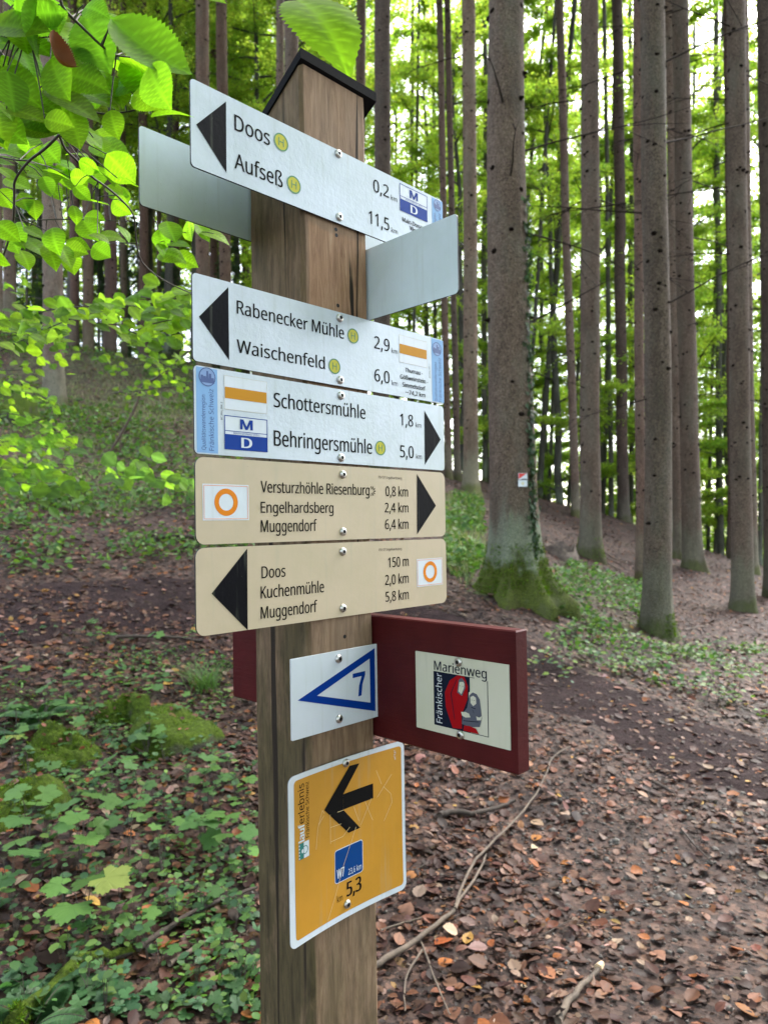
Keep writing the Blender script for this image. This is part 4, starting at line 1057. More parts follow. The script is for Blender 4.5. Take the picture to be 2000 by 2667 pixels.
spruce(1466, 1180, 16.6, 22, 1445, 'slender pale spruce stem just left of the leaning one', (1.25, 1.2, 1.12), 6, .3, None, GR1, .01, 1, 1)
spruce(1018, 1066, 16.9, 31, 1012, 'pale spruce trunk standing on the bank left of the thickest trunk', (1.5, 1.42, 1.28), 7, .6, None, GR1, .006, 1, 1)
spruce(820, 1000, 15, 36, 829, 'dark spruce trunk half hidden behind the signs and post', (.62, .6, .58), 8, .3, None, GR1, .004, 1, 1)
spruce(968, 1030, 19, 15, 949, 'thin reddish spruce stem close behind the sign ends', (1.0, .88, .82), 9, .3, None, GR1, .004, 1, 0)
spruce(988, 1034, 19.6, 14, 966, 'thin dark spruce stem right beside the thin reddish one', (.85, .78, .74), 10, .3, None, GR1, .004, 1, 0)
spruce(1243, 1114, 21, 18, 1207, 'thin pale leaning spruce stem behind the spruce by the stump', (1.1, 1.0, .95), 11, .2, None, GR1, .004, 1, 1)
spruce(1345, 1122, 23, 24, 1333, 'dark spruce trunk far back between the stump spruce and the grey one', (.62, .56, .55), 12, .4, None, GR1, .004, 1, 1)
spruce(1383, 1247, 13.8, 20, 1376, 'slim reddish spruce stem directly left of the grey trunk', (1.05, .88, .84), 13, .3, None, GR1, .004, 1, 2)
spruce(1622, 1236, 17, 24, 1602, 'light spruce trunk showing just behind the scarred trunk', (1.1, 1.05, .98), 14, .3, None, GR1, .004, 1, 1)
spruce(1584, 1212, 20, 20, 1572, 'dark reddish stem behind the left side of the scarred trunk', (.70, .58, .55), 15, .3, None, GR1, .004, 1, 1)
spruce(1668, 1275, 13.5, 32, 1650, 'dark spruce cut off by the right edge of the picture', (.60, .58, .56), 16, .3, None, GR1, .004, 1, 2)
GL = 'spruces on the left slope'
spruce(118, 872, 16, 41, 108, 'pale grey spruce with greenish foot on the left slope', (1.35, 1.32, 1.28), 21, .35, None, GL, .008, 1, 1)
spruce(20, 705, 20, 24, 22, 'pale trunk right beside the one cut off by the left edge', (1.3, 1.2, 1.12), 22, .3, None, GL, .006, 1, 1)
spruce(-4, 700, 19, 20, -4, 'pale trunk cut off by the left edge of the picture', (1.3, 1.2, 1.15), 23, .3, None, GL, .006, 1, 0)
spruce(162, 740, 22, 19, 158, 'slim purplish stem just right of the pale grey spruce', (.90, .72, .70), 24, .2, None, GL, .006, 1, 0)
spruce(192, 755, 22, 22, 189, 'brown stem second to the right of the pale grey spruce', (1.0, .86, .74), 25, .2, None, GL, .006, 1, 0)
spruce(238, 745, 23, 26, 243, 'thick purple-brown trunk among the slim left stems', (.95, .74, .76), 26, .2, None, GL, .006, 1, 0)
spruce(268, 740, 25, 13, 266, 'pale thin stem right of the purple-brown trunk', (1.2, 1.15, 1.0), 27, .2, None, GL, .006, 1, 0)
spruce(312, 750, 24, 19, 308, 'reddish stem behind the grey sign back, above the white sign', (.92, .74, .68), 28, .2, None, GL, .006, 1, 0)
spruce(345, 740, 27, 11, 341, 'thin stem with sky beside it, left of the signs', (.9, .78, .72), 29, .2, None, GL, .006, 1, 0)
spruce(440, 760, 20, 30, 436, 'broad brown trunk seen between the grey sign back and second sign', (1.05, .90, .80), 30, .2, None, GL, .006, 1, 0)
spruce(490, 760, 21, 25, 478, 'brown trunk seen directly left of the post', (1.05, .88, .78), 31, .2, None, GL, .006, 1, 0)
spruce(607, 900, 18, 18, 605, 'pale trunk standing behind the left slope of the post cap', (1.15, 1.08, 1.0), 32, .2, None, GL, .004, 1, 0)
spruce(640, 910, 17, 32, 629, 'grey trunk rising directly behind the post cap', (.95, .9, .86), 33, .2, None, GL, .004, 1, 0)
spruce(775, 950, 20, 22, 780, 'brown trunk behind the top leaf right of the post cap', (.95, .86, .80), 34, .2, None, GL, .004, 1, 0)
# thin stems deeper in the wood
FARL = 'thin far stem standing in the dim wood on the left'
rg = random.Random(5)
for k in range(26):
    px = rg.uniform(-60, 560); Y = rg.uniform(26, 44)
    g_ = at(px, 700, Y); gz = float(ground(g_[0], g_[1])[0])
    p2 = EYE + ray(px, 700) * 0
    # base point on the ground below that sight line
    root = thing('spruce_tree', FARL, 'tree', (g_[0], g_[1], gz), 0, 'far stems in the left wood')
    b, c_, r_2 = trunk_mesh(None, (rg.uniform(-.02, .02), rg.uniform(-.02, .02)), rg.uniform(.09, .19), Y * .75 + 5, .012, .2, None, 500 + k, 9, 1, BARK, 1.2)
    o = b.build('trunk', root, smooth=True); t_ = rg.uniform(.7, 1.15); o.color = (t_, t_ * rg.uniform(.78, .95), t_ * rg.uniform(.72, .92), 1)
FARR = 'slim dark beech stem standing against the bright leaves on the right'
for k, (px, py, Y, w, pt) in enumerate([(1130, 1098, 24, 9, 1200), (1165, 1103, 25, 13, 1240), (1185, 1108, 27, 8, 1215), (1225, 1110, 28, 8, 1290), (1300, 1130, 27, 9, 1330), (1320, 1135, 26, 11, 1305), (1400, 1170, 25, 8, 1480),
                                        (1450, 1195, 24, 12, 1430), (1540, 1205, 27, 10, 1600), (1555, 1205, 26, 14, 1545), (1522, 1200, 30, 8, 1560), (1640, 1240, 24, 10, 1655), (1080, 1075, 27, 10, 1180), (890, 1010, 26, 8, 905), (880, 1000, 30, 10, 893),
                                        (1360, 1150, 30, 12, 1362), (1418, 1180, 31, 9, 1402), (940, 1020, 30, 9, 935), (1045, 1062, 26, 12, 1048), (1480, 1200, 33, 9, 1500), (1580, 1210, 34, 9, 1590)]):
    g_ = at(px, py, Y); gz = float(ground(g_[0], g_[1])[0]); tp = at(pt, 0, Y); dz = tp[2] - gz
    root = thing('slim_beech_tree', FARR, 'tree', (g_[0], g_[1], gz), 0, 'slim dark stems on the right')
    b, c_, _r = trunk_mesh(None, ((tp[0] - g_[0]) / dz, 0), w / 2 / (FPX / K) * Y, Y * .75 + 6, .012, .2, None, 700 + k, 9, 0, BBARK, .9, .12)
    o = b.build('trunk', root, smooth=True); t_ = rg.uniform(.8, 1.2); o.color = (t_, t_, t_ * .95, 1)
    dead_branch(root, c_, .04, rg.uniform(3, 8), rg.uniform(0, 6.28), 1.6, .5, 900 + k, 2, .02)

# special branches on the near trunks
def toward(root, px, py): pass
for z, ang, L_, rise, th in ((5.45, -1.9, .55, .9, .012), (4.62, -1.55, .62, .8, .010), (5.0, -.2, 2.2, .28, .009), (4.1, .1, 1.6, -.18, .009), (3.05, .0, 1.3, .42, .010), (1.75, -.4, .3, .5, .007)):
    dead_branch(TA, cA, rA * (1 - .042 * (z - 2)) * .98, z, ang, L_, rise, int(z * 100), 1 if L_ < .7 else 2, th)
rootB = [o for o in bpy.data.objects if o.get('label', '').startswith('grey spruce trunk')][0]
rootD = [o for o in bpy.data.objects if o.get('label', '').startswith('straight spruce near')][0]
for z, ang, L_, rise, th in ((7.3, -.3, 2.4, .35, .011), (6.3, .2, 2.6, .3, .011), (8.2, -.1, 2.2, .05, .010), (5.4, 2.9, 1.8, .2, .009), (4.2, -.5, 1.9, .55, .010), (3.0, 3.4, 1.2, -.25, .007), (9.0, 2.8, 2.0, .2, .010)):
    dead_branch(rootB, cB, rB * .95, z, ang, L_, rise, int(z * 77), 3, th)
for lab_, zs_ in (('spruce leaning slightly', (8.5, 9.6, 10.8, 12.2, 7.2)), ('spruce with bright mossy', (7.5, 9.5, 11)), ('pale spruce trunk standing', (8, 10.5, 12.5)), ('dark spruce cut off', (7.5, 8.6, 9.6, 5.5, 6.5)), ('slim reddish spruce', (6, 7.4, 9.1, 10))):
    o_t = [o for o in bpy.data.objects if o.get('label', '').startswith(lab_)][0]
    for i_, z in enumerate(zs_): dead_branch(o_t, lambda zz: (0, 0), .12, z, (3.0 if i_ % 2 else .1) + .3 * math.sin(i_ * 3 + z), 1.7 + .5 * math.sin(z), -.12 - .1 * math.cos(z * 3), int(z * 31) + i_, 4, .012)
for z, ang, L_, rise, th in ((8.5, 3.3, 2.2, -.25, .011), (7.4, 3.0, 2.6, -.15, .011), (9.4, .2, 1.6, -.3, .010), (6.2, 3.2, 1.8, .12, .010), (10.2, 3.4, 2.0, .1, .011)):
    dead_branch(rootD, cD, rD * .95, z, ang, L_, rise, int(z * 55), 3, th)

# --- broadleaf background: crowns of small leaves on tapered trunks with limbs
def beech_variant(seed, H, R, base, nleaf, lsz, cols, low=0.):
    rng = np.random.default_rng(seed); rg = random.Random(seed)
    b = MB(); pts = [Vector((0, 0, -.4))]
    p = Vector((0, 0, 0)); 
    for k in range(12):
        pts.append(p.copy()); p = p + Vector((rg.uniform(-.12, .12), rg.uniform(-.12, .12), H / 12))
    b.tube(pts, [.16 * (1 - .07 * k) + .01 for k in range(len(pts))], BBARK, 8)
    A, Bv = [], []                                           # twig segments carrying leaves
    for k in range(34):
        t = base / H + (1 - base / H) * (k + rg.random()) / 34; i = min(int(t * 12) + 1, 11); q = pts[i].lerp(pts[min(i + 1, 12)], (t * 12) % 1)
        a = k * 2.4 + rg.uniform(-.5, .5); L_ = R * (1 - .55 * abs(t - .45) / .55) * rg.uniform(.6, 1.1); d = Vector((math.cos(a), math.sin(a), rg.uniform(.15, .7)))
        bp = [q.copy()]; s = q.copy()
        for j in range(5):
            d = (d + Vector((rg.uniform(-.2, .2), rg.uniform(-.2, .2), -.12))).normalized(); s = s + d * L_ / 5; bp.append(s.copy())
            for _ in range(4):
                dd = (d + Vector((rg.uniform(-1.1, 1.1), rg.uniform(-1.1, 1.1), rg.uniform(-.25, .2)))).normalized() * L_ * rg.uniform(.14, .36); A.append(s); Bv.append(s + dd)
        b.tube(bp, [.045 * (1 - .17 * j) for j in range(6)], BBARK, 5)
    A = np.array(A); Bv = np.array(Bv); wts = rng.random(len(A)) ** 1.6 + .05; wts /= wts.sum()
    i = rng.choice(len(A), nleaf, p=wts); t = rng.random(nleaf)[:, None]
    P = A[i] * (1 - t) + Bv[i] * t + rng.normal(0, 1, (nleaf, 3)) * np.array((.14, .14, .06))
    d = unit(Bv[i] - A[i] + rng.normal(0, .5, (nleaf, 3)) * .8); nn = unit(np.array((0, 0, 1.)) + rng.normal(0, .55, (nleaf, 3)))
    V, F = scatter(RHOMB, RHOMB_F, P, d, nn, lsz * np.exp(rng.normal(0, .2, nleaf)), np.full(nleaf, .68))
    cols = np.array(cols); tw = rng.integers(0, len(cols), len(A))
    c = cols[tw[i]] * np.exp(rng.normal(0, .16, (nleaf, 1))) * np.exp(rng.normal(0, .05, (nleaf, 3)))
    me = np_mesh('foliage', V, F, [LEAF], np.repeat(np.clip(c, 0, .5), 4, 0))
    tr = b.build('trunk_template', None, smooth=True); tm = tr.data; tm.name = 'trunk'; bpy.data.objects.remove(tr)
    return tm, me
BRIGHT = [(.125, .195, .026), (.150, .215, .028), (.105, .180, .030), (.170, .230, .034)]
MIDG = [(.070, .135, .022), (.085, .15, .025), (.055, .115, .024)]
DARKG = [(.034, .072, .028), (.045, .085, .030), (.028, .062, .028)]
BV = [beech_variant(1, 23, 4.6, 1.0, 46000, .095, BRIGHT), beech_variant(2, 19, 4.2, .6, 40000, .092, BRIGHT), beech_variant(3, 24, 4.6, 2.0, 38000, .10, MIDG + BRIGHT[:2]), beech_variant(4, 17, 4.0, 2.0, 17000, .12, MIDG), beech_variant(5, 21, 4.4, 6.5, 30000, .10, BRIGHT)]
def plant_tree(kind, x, y, label, group, s=1., rz=0., tint=None, name='beech_tree', zoff=0):
    tm, fm = BV[kind]
    root = thing(name, label, 'tree', (x, y, float(ground(x, y)[0]) - .1 + zoff), rz, group); root.scale = (s, s, s * 1.0)
    link('trunk', tm, root); link('crown', fm, root)
    return root
GBR = 'beeches filling the view between the spruce trunks on the right'
LBR = 'bright green beech among the sunlit trees behind the right-hand spruces'
rg = random.Random(9)
for (px, Y, kind, s) in [(1010, 24, 1, .9), (1120, 27, 0, 1.0), (1210, 25, 1, 1.0), (1300, 29, 0, 1.05), (1400, 27, 1, 1.0), (1490, 25, 0, 1.), (1580, 28, 1, 1.1), (1690, 26, 0, 1.), (1060, 33, 2, 1.1), (1180, 35, 0, 1.15), (1290, 37, 1, 1.3),
                         (1390, 35, 2, 1.1), (1500, 37, 0, 1.2), (1620, 36, 1, 1.3), (1740, 34, 2, 1.), (930, 30, 0, 1.), (860, 34, 1, 1.2), (1780, 27, 1, 1.), (1880, 31, 0, 1.1), (990, 42, 2, 1.2), (1130, 46, 0, 1.4), (1260, 48, 1, 1.5), (1380, 47, 0, 1.4), (1520, 49, 1, 1.5), (1660, 46, 0, 1.4)]:
    g_ = at(px, 1100, Y); plant_tree(kind, g_[0], g_[1], LBR, GBR, s * rg.uniform(.92, 1.08), rg.uniform(0, 6.28))
LBL = 'green beech standing deeper in the wood above the left slope'
for (px, Y, kind, s) in [(470, 33, 0, 1.1), (660, 32, 0, 1.1), (380, 36, 1, 1.3), (720, 29, 0, 1.), (160, 38, 1, 1.4), (540, 40, 0, 1.2), (600, 36, 1, 1.1), (280, 33, 1, 1.1), (90, 33, 0, 1.1), (680, 40, 0, 1.3), (20, 37, 1, 1.2)]:
    g_ = at(px, 800, Y); plant_tree(kind, g_[0], g_[1], LBL, 'beeches on the left slope', s * rg.uniform(.92, 1.08), rg.uniform(0, 6.28), zoff=0)
for (px, Y, kind, s) in [(20, 27, 4, 1.), (130, 30, 4, 1.), (230, 27, 4, 1.), (330, 29, 4, 1.05), (420, 27, 4, 1.), (500, 29, 4, 1.), (580, 25, 4, .95), (150, 23, 4, 1.), (360, 24, 4, .95), (660, 28, 4, 1.), (730, 25, 4, .95), (280, 34, 4, 1.1), (470, 34, 4, 1.1), (80, 35, 4, 1.1)]:
    g_ = at(px, 800, Y); plant_tree(kind, g_[0], g_[1], 'high-crowned green beech above the dim understorey on the left slope', 'high-crowned beeches on the left slope', s * rg.uniform(.92, 1.08), rg.uniform(0, 6.28))
# young spruces as dark understorey on the left
def young_spruce_variant(seed, H, R, n):
    rng = np.random.default_rng(seed); b = MB(); b.tube([(0, 0, -.3), (0, 0, H * .5), (0, 0, H)], [.05, .035, .008], BARK, 7)
    P, D = [], []
    for k in range(n):
        t = rng.random() ** .8; z = H * (.05 + .93 * t); L_ = R * (1 - t) * rng.uniform(.5, 1.) + .1; a = rng.random() * 6.28
        m = int(14 + 22 * L_)
        s = rng.random(m)[:, None]; d = np.array((math.cos(a), math.sin(a), -.18)); side = np.array((-math.sin(a), math.cos(a), 0))
        off = rng.normal(0, .16, (m, 1)) * (1.1 - s) * L_
        P.append(np.array((0, 0, z)) + d * s * L_ + side * off + np.array((0, 0, -1)) * (.10 * s ** 2 * L_ + .10 * rng.random((m, 1)) * (1 - .5 * s))); D.append(np.repeat((d + 0)[None], m, 0) + side * np.sign(off) * .8)
    P = np.vstack(P); D = np.vstack(D); m = len(P)
    V, F = scatter(RHOMB, RHOMB_F, P, D + rng.normal(0, .2, (m, 3)), unit(np.array((0, 0, 1.)) + rng.normal(0, .35, (m, 3))), rng.uniform(.10, .20, m), np.full(m, .28))
    me = np_mesh('foliage', V, F, [NEEDLE], jitcol((.055, .105, .045), m, 4, .25, rng))
    tr = b.build('t', None, smooth=True); tm = tr.data; bpy.data.objects.remove(tr); return tm, me
YS = [young_spruce_variant(1, 5.0, 1.5, 170), young_spruce_variant(2, 3.6, 1.3, 140)]
for (px, Y, k, s) in [(60, 24, 0, 1.), (215, 25, 1, 1.2), (370, 25, 1, 1.1), (500, 24, 0, 1.), (300, 31, 0, 1.4), (120, 33, 0, 1.5)]:
    g_ = at(px, 780, Y); root = thing('young_spruce', 'dark young spruce in the dim understorey on the left slope', 'tree', (g_[0], g_[1], float(ground(g_[0], g_[1])[0])), rg.uniform(0, 6.28), 'young spruces in the left understorey'); root.scale = (s,) * 3
    link('trunk', YS[k][0], root); link('crown', YS[k][1], root)
# the far wood, one mass of leaves
def far_wood(n):
    rng = np.random.default_rng(77)
    y = rng.uniform(52, 80, n); x = rng.uniform(-1, 1, n) * (y * .75 + 6); z0 = ground(x, y); z = z0 + rng.random(n) ** .9 * 64
    k = fnoise(x * .35 + 7, z * .30 + y * .1, 91) > .33 + .10 * np.clip((z - z0 - 30) / 34, 0, 1); x, y, z = x[k], y[k], z[k]; n = len(x)
    nn = unit(np.array((0, -.2, 1.)) + rng.normal(0, .6, (n, 3))); th = rng.random(n) * 6.28
    V, F = scatter(RHOMB, RHOMB_F, np.stack([x, y, z], 1), np.stack([np.cos(th), np.sin(th), rng.normal(0, .3, n)], 1), nn, rng.uniform(.3, .55, n), np.full(n, .7))
    cl = fnoise(x * .2, z * .2, 14)[:, None]; c = np.array((.09, .155, .024)) * (1 - cl) + np.array((.17, .235, .03)) * cl
    return V, F, np.repeat(c * np.exp(rng.normal(0, .2, (n, 1))), 4, 0)
V, F, c = far_wood(190000)
tag(link('far_woods', np_mesh('far_woods', V, F, [LEAF], c)), 'distant mass of pale green beech leaves closing the view', 'woodland', kind='stuff')

# unseen beeches added around and behind the viewpoint to shade the signpost
LBH = 'unseen beech added around the viewpoint so that its crown shades the signpost'
rg = random.Random(3)
for (x, y, k, s) in [(-6, -3.5, 2, 1.), (-1.5, -6.5, 3, 1.2), (4.5, -5, 2, 1.), (8.5, -1.5, 3, 1.), (9.5, 4, 2, .9), (-9.5, -8, 0, 1.), (2, -11, 0, 1.1), (10, -9, 2, 1.), (3.6, .2, 4, 1.), (.4, -3.6, 4, 1.)]:
    plant_tree(k, x, y, LBH, 'unseen shading beeches around the viewpoint', s, rg.uniform(0, 6.28))
# ---------------------------------------------------------------- near leafy twigs
def img_dir(a, depth=0.): a = math.radians(a); return math.cos(a) * RT - math.sin(a) * UP + depth * FW
def twig_pts(px, Y):
    px = np.array(px, float); n = len(px); Ys = np.interp(np.linspace(0, 1, n), np.linspace(0, 1, len(Y)), Y) if hasattr(Y, '__len__') else np.full(n, Y)
    return np.array([at(a, b, y) for (a, b), y in zip(px, Ys)])
def leafy(name, label, cat, twigs, leaves, tmpl, group=None, seed=0, pet=True, lmat=NEARLEAF, wd=(.72, .95)):
    """twigs: list of (points, r0, r1); leaves: list of (position, direction, length, colour)"""
    rng = np.random.default_rng(seed)
    root = thing(name, label, cat, twigs[0][0][0], 0, group); o_ = Vector(root.location)
    b = MB(); cloud = []
    for pts, r0, r1 in twigs:
        p = smoothline(np.array(pts), 2); b.tube(p, list(np.linspace(r0, r1, len(p))), TWIG, 6); cloud.append(resample(p, 60))
    cloud = np.vstack(cloud)
    T, TF, VN = tmpl; n = len(leaves)
    P = np.array([l[0] for l in leaves]); D = np.array([l[1] for l in leaves]); L = np.array([l[2] for l in leaves]); C = np.array([l[3] for l in leaves])
    Nn = unit(-FW * .62 + np.array((0, 0, .6)) + rng.normal(0, .38, (n, 3)))
    P0 = P - unit(D) * L[:, None] * .5
    V, F = scatter(T, TF, P0, D, Nn, L, rng.uniform(*wd, n), rng.normal(-.05, .16, n))
    c = np.repeat(C, len(T), 0) * (1 + .6 * np.tile(VN, n)[:, None])
    c *= np.exp(np.repeat(rng.normal(0, .10, (n, 1)), len(T), 0))
    if pet:
        for q in P0:
            k = np.argmin(((cloud - q) ** 2).sum(1)); w_ = cloud[k]
            if np.linalg.norm(w_ - q) < .12: b.tube([w_, (w_ + q) / 2 + np.array((0, 0, .004)), q], [.0011, .0009, .0008], TWIG, 4)
    b.build('twig', root, smooth=True, origin=o_)
    link('foliage', np_mesh('foliage', V - np.array(o_), F, [lmat], np.clip(c, 0, .6), smooth=True), root)
    return root
LG = [(.135, .240, .016), (.150, .250, .016), (.115, .215, .018)]; LGD = (.070, .145, .016); LGY = (.150, .245, .018)
rg = random.Random(17)
# big close leaves, upper left (px, py, length px, heading, shade)
BIG = [(38, 30, 150, 215, 3), (75, 60, 120, 100, 3), (125, 45, 78, 80, 0), (165, 105, 205, 45, 1), (212, 95, 150, 70, 3), (240, 55, 95, 30, 0), (328, 120, 190, 25, 0), (318, 185, 150, 40, 0), (345, 190, 110, 60, 0), (205, 212, 120, 20, 0), (250, 195, 90, 70, 0), (374, 250, 92, 5, 4),
       (292, 278, 95, 75, 0), (248, 270, 62, 70, 4), (40, 195, 110, 25, 0), (100, 225, 85, 30, 0), (20, 98, 70, 10, 0), (14, 240, 60, 60, 4), (130, 170, 110, 60, 0), (60, 250, 90, 20, 0), (150, 140, 80, 40, 3), (90, 285, 80, 10, 0), (20, 280, 90, 35, 0), (130, 265, 70, 20, 0), (-20, 60, 150, 20, 3), (10, 150, 90, 5, 0), (190, 175, 100, 25, 0)]
MID = [(240, 325, 98, 22, 0), (265, 367, 78, 45, 4), (280, 398, 52, 20, 0), (165, 395, 64, 60, 4), (62, 322, 84, 20, 0), (25, 338, 62, 20, 0), (52, 437, 52, 60, 0), (76, 452, 46, 90, 4), (217, 440, 48, 10, 0), (262, 447, 55, 40, 4), (142, 553, 62, 60, 4), (56, 562, 48, 70, 4), (195, 495, 66, 50, 0), (248, 518, 64, 15, 0), (110, 330, 60, 50, 0),
       (170, 335, 55, 15, 0), (195, 300, 70, 30, 0), (225, 300, 60, 60, 0), (130, 380, 55, 30, 0), (105, 405, 50, 60, 0), (40, 400, 60, 20, 0), (12, 430, 50, 50, 0), (180, 420, 45, 40, 0), (230, 385, 60, 50, 0), (250, 415, 45, 30, 0), (75, 505, 48, 30, 0), (115, 535, 48, 40, 0), (35, 530, 44, 60, 0), (222, 545, 50, 30, 0), (165, 465, 40, 80, 0), (70, 360, 55, 30, 0), (150, 300, 60, 20, 0),
       (18, 500, 60, 30, 0), (205, 470, 50, 20, 0), (270, 505, 44, 60, 0), (20, 380, 50, 30, 0), (268, 425, 40, 80, 0), (198, 360, 48, 30, 0)]
TIP = [(370, 503, 58, 70, 4), (372, 552, 66, 20, 4), (413, 500, 52, 70, 4), (465, 511, 70, 22, 4), (402, 562, 58, 30, 4), (352, 520, 50, 80, 0), (438, 503, 48, 60, 4), (388, 530, 55, 15, 0), (355, 545, 45, 60, 0)]
for k in range(30): BIG.append((rg.uniform(-30, 330), rg.uniform(-10, 290) , rg.uniform(70, 130), rg.uniform(0, 75), rg.choice((0, 0, 0, 3, 4))))
BIG = [b_ for b_ in BIG if b_[1] < 310 - .15 * b_[0] and not (b_[0] > 240 and b_[1] < 60)]
for k in range(26): MID.append((rg.uniform(-20, 285), rg.uniform(290, 570), rg.uniform(44, 66), rg.uniform(0, 80), rg.choice((0, 0, 4))))
shade = lambda k: LGD if k == 3 else LGY if k == 4 else LG[rg.randrange(3)]
mk = lambda lst, y0, y1: [(at(x, y, yy), img_dir(a + rg.uniform(-8, 8), rg.uniform(-.25, .35)), l / (FPX / K) * yy, shade(s)) for x, y, l, a, s in lst for yy in [rg.uniform(y0, y1)]]
leafy('leafy_branch', 'close branch with large bright green leaves in the top left corner', 'branch',
      [(twig_pts([(126, -60), (130, 0), (140, 22), (179, 59), (221, 101), (252, 120)], (.80, .86)), .0022, .0012), (twig_pts([(-40, 70), (0, 74), (31, 84), (59, 92), (84, 81), (123, 78)], .83), .0018, .0008),
       (twig_pts([(171, 232), (224, 249), (280, 241), (316, 232)], .92), .0014, .0008), (twig_pts([(109, 258), (120, 241), (157, 258), (185, 274), (202, 297)], (.92, .97)), .0013, .0007), (twig_pts([(171, 232), (150, 180), (130, 120), (123, 78)], (.92, .83)), .0014, .0010)],
      mk(BIG, .80, .93), (NT, NF, NVEIN), 'leafy branches hanging in from the left', 1)
main_tw = [(-60, 40), (0, 112), (36, 157), (56, 185), (84, 224), (109, 258), (129, 291), (140, 322), (168, 347), (196, 381), (230, 403), (260, 428), (291, 462), (293, 500), (300, 560), (330, 590), (370, 615), (415, 634)]
leafy('leafy_branch', 'long dark twig with mid-sized green leaves curving down beside the topmost signs', 'branch',
      [(twig_pts(main_tw, (.95, 1.45)), .0030, .0010), (twig_pts([(129, 291), (95, 325), (62, 347), (31, 389), (32, 415), (31, 462), (28, 490), (10, 550), (-10, 590)], (1.12, 1.3)), .0024, .0016), (twig_pts([(36, 482), (93, 474), (174, 474), (285, 478)], (1.3, 1.4)), .0014, .0008),
       (twig_pts([(62, 347), (20, 345), (-30, 330)], 1.2), .0015, .0010)],
      mk(MID, 1.12, 1.42), (NT, NF, NVEIN), 'leafy branches hanging in from the left', 2)
leafy('leafy_branch', 'short spray of bright leaves hanging just below the grey sign back', 'branch', [(twig_pts([(330, 470), (352, 498), (400, 503), (440, 500), (462, 505)], 1.55), .0014, .0007), (twig_pts([(352, 498), (362, 530), (392, 556)], 1.55), .0012, .0007)], mk(TIP, 1.52, 1.6), (NT, NF, NVEIN), 'leafy branches hanging in from the left', 3)
tl = mk([(702, 62, 250, 56, 4), (455, -6, 80, 20, 4)], 1.28, 1.32)
leafy('leafy_branch', 'twig with a single large bright leaf dipping behind the post cap', 'branch', [(twig_pts([(420, -60), (520, -50), (640, -46)], 1.3), .002, .0012)], tl, (NT, NF, NVEIN), None, 4, True, NEARLEAF, (.66, .70))
dl = thing('dead_leaf', 'curled brown dead leaf caught among the close green leaves', 'leaf', at(115, 122, .80))
V, F = scatter(NT, NF, np.array([at(100, 100, .80)]), np.array([img_dir(52, .1)]), np.array([-FW * .4 + RT * .8]), np.array([.046]), np.array([.6]), np.array([1.1]))
link('blade', np_mesh('blade', V - np.array(dl.location), F, [LITTER], jitcol((.16, .055, .016), 1, len(NT), .1), smooth=True), dl)

def spray_leaves(lines, n, Y, lpx, spread, rng, cols, ang=(-10, 60)):
    out = []
    for _ in range(n):
        ln = lines[rng.integers(len(lines))]; s = resample(np.array(ln, float), 50)[rng.integers(50)]
        yy = rng.uniform(*Y); x, y = s[0] + rng.normal(0, spread * .7), s[1] + rng.normal(0, spread)
        out.append((at(x, y, yy), img_dir(rng.uniform(*ang), rng.uniform(-.6, .6)), rng.uniform(*lpx) / (FPX / K) * yy, cols[rng.integers(len(cols))]))
    return out
rr_ = np.random.default_rng(8)
L1 = [(-30, 770), (0, 760), (56, 731), (118, 703), (174, 681), (230, 672)]; L2 = [(40, 690), (93, 672), (155, 663), (280, 660), (360, 665), (425, 661)]; L3 = [(-30, 690), (20, 690), (70, 715), (140, 740)]; L4 = [(230, 690), (290, 720), (340, 735), (380, 740)]
def spray(label, lines, n, Y, lpx, spread, seed, cols=[tuple(x_ * .72 for x_ in c_) for c_ in LG + [LGD]], group='beech saplings on the left slope', name='beech_sapling', rad=.004):
    ym = sum(Y) / 2; rng = np.random.default_rng(seed)
    return leafy(name, label, 'sapling', [(twig_pts(l, ym), rad, rad * .35) for l in lines], spray_leaves(lines, n, Y, lpx, spread, rng, cols), (LT, LF, LVEIN), group, seed, False, LEAF)
spray('wide bright spray of beech sapling leaves across the slope left of the white signs', [L1, L2, L3, L4], 200, (2.0, 2.7), (20, 40), 14, 41, rad=.003)
spray('yellow-green sapling spray against the left end of the second white sign', [[(300, 640), (350, 650), (420, 640)], [(330, 700), (370, 690), (425, 690)]], 50, (2.0, 2.5), (26, 46), 18, 42, rad=.0025)
spray('small-leaved sapling halfway up the slope beside the lower white sign', [[(408, 757), (343, 815), (306, 832)], [(230, 800), (290, 790), (360, 780)], [(250, 850), (330, 840), (420, 830)], [(300, 760), (380, 800), (425, 800)]], 120, (4.6, 6.2), (12, 20), 11, 43, rad=.006)
spray('leafy mound of sapling sprays at the left edge, low on the slope', [[(-30, 850), (30, 835), (90, 850), (130, 890)], [(-30, 900), (40, 890), (110, 930), (160, 960)], [(-30, 960), (40, 950), (120, 975)], [(-20, 1000), (60, 1010), (130, 1030)]], 230, (3.6, 4.6), (14, 27), 12, 44, LG + [LGD, LGD, LGY], rad=.004)
spray('loose sapling spray hanging over the path left of the beige signs', [[(100, 1000), (200, 1010), (280, 1035), (350, 1040)], [(260, 1020), (330, 1030), (425, 1050)], [(20, 1040), (110, 1050), (180, 1060)]], 75, (3.6, 4.4), (24, 44), 18, 45, [(.07, .14, .025), (.09, .17, .02), (.06, .12, .03)], rad=.0035)
spray('pale sapling tuft on the upper left slope near the pale grey trunk', [[(0, 620), (60, 640), (110, 650)], [(0, 800), (60, 800), (130, 780)], [(140, 770), (200, 760), (260, 770)]], 40, (3.4, 5.0), (14, 24), 14, 46, rad=.003)
sp_ = thing('bare_sapling', 'leafless grey sapling stem rising diagonally from the path toward the white signs', 'sapling', hit(235, 1004))
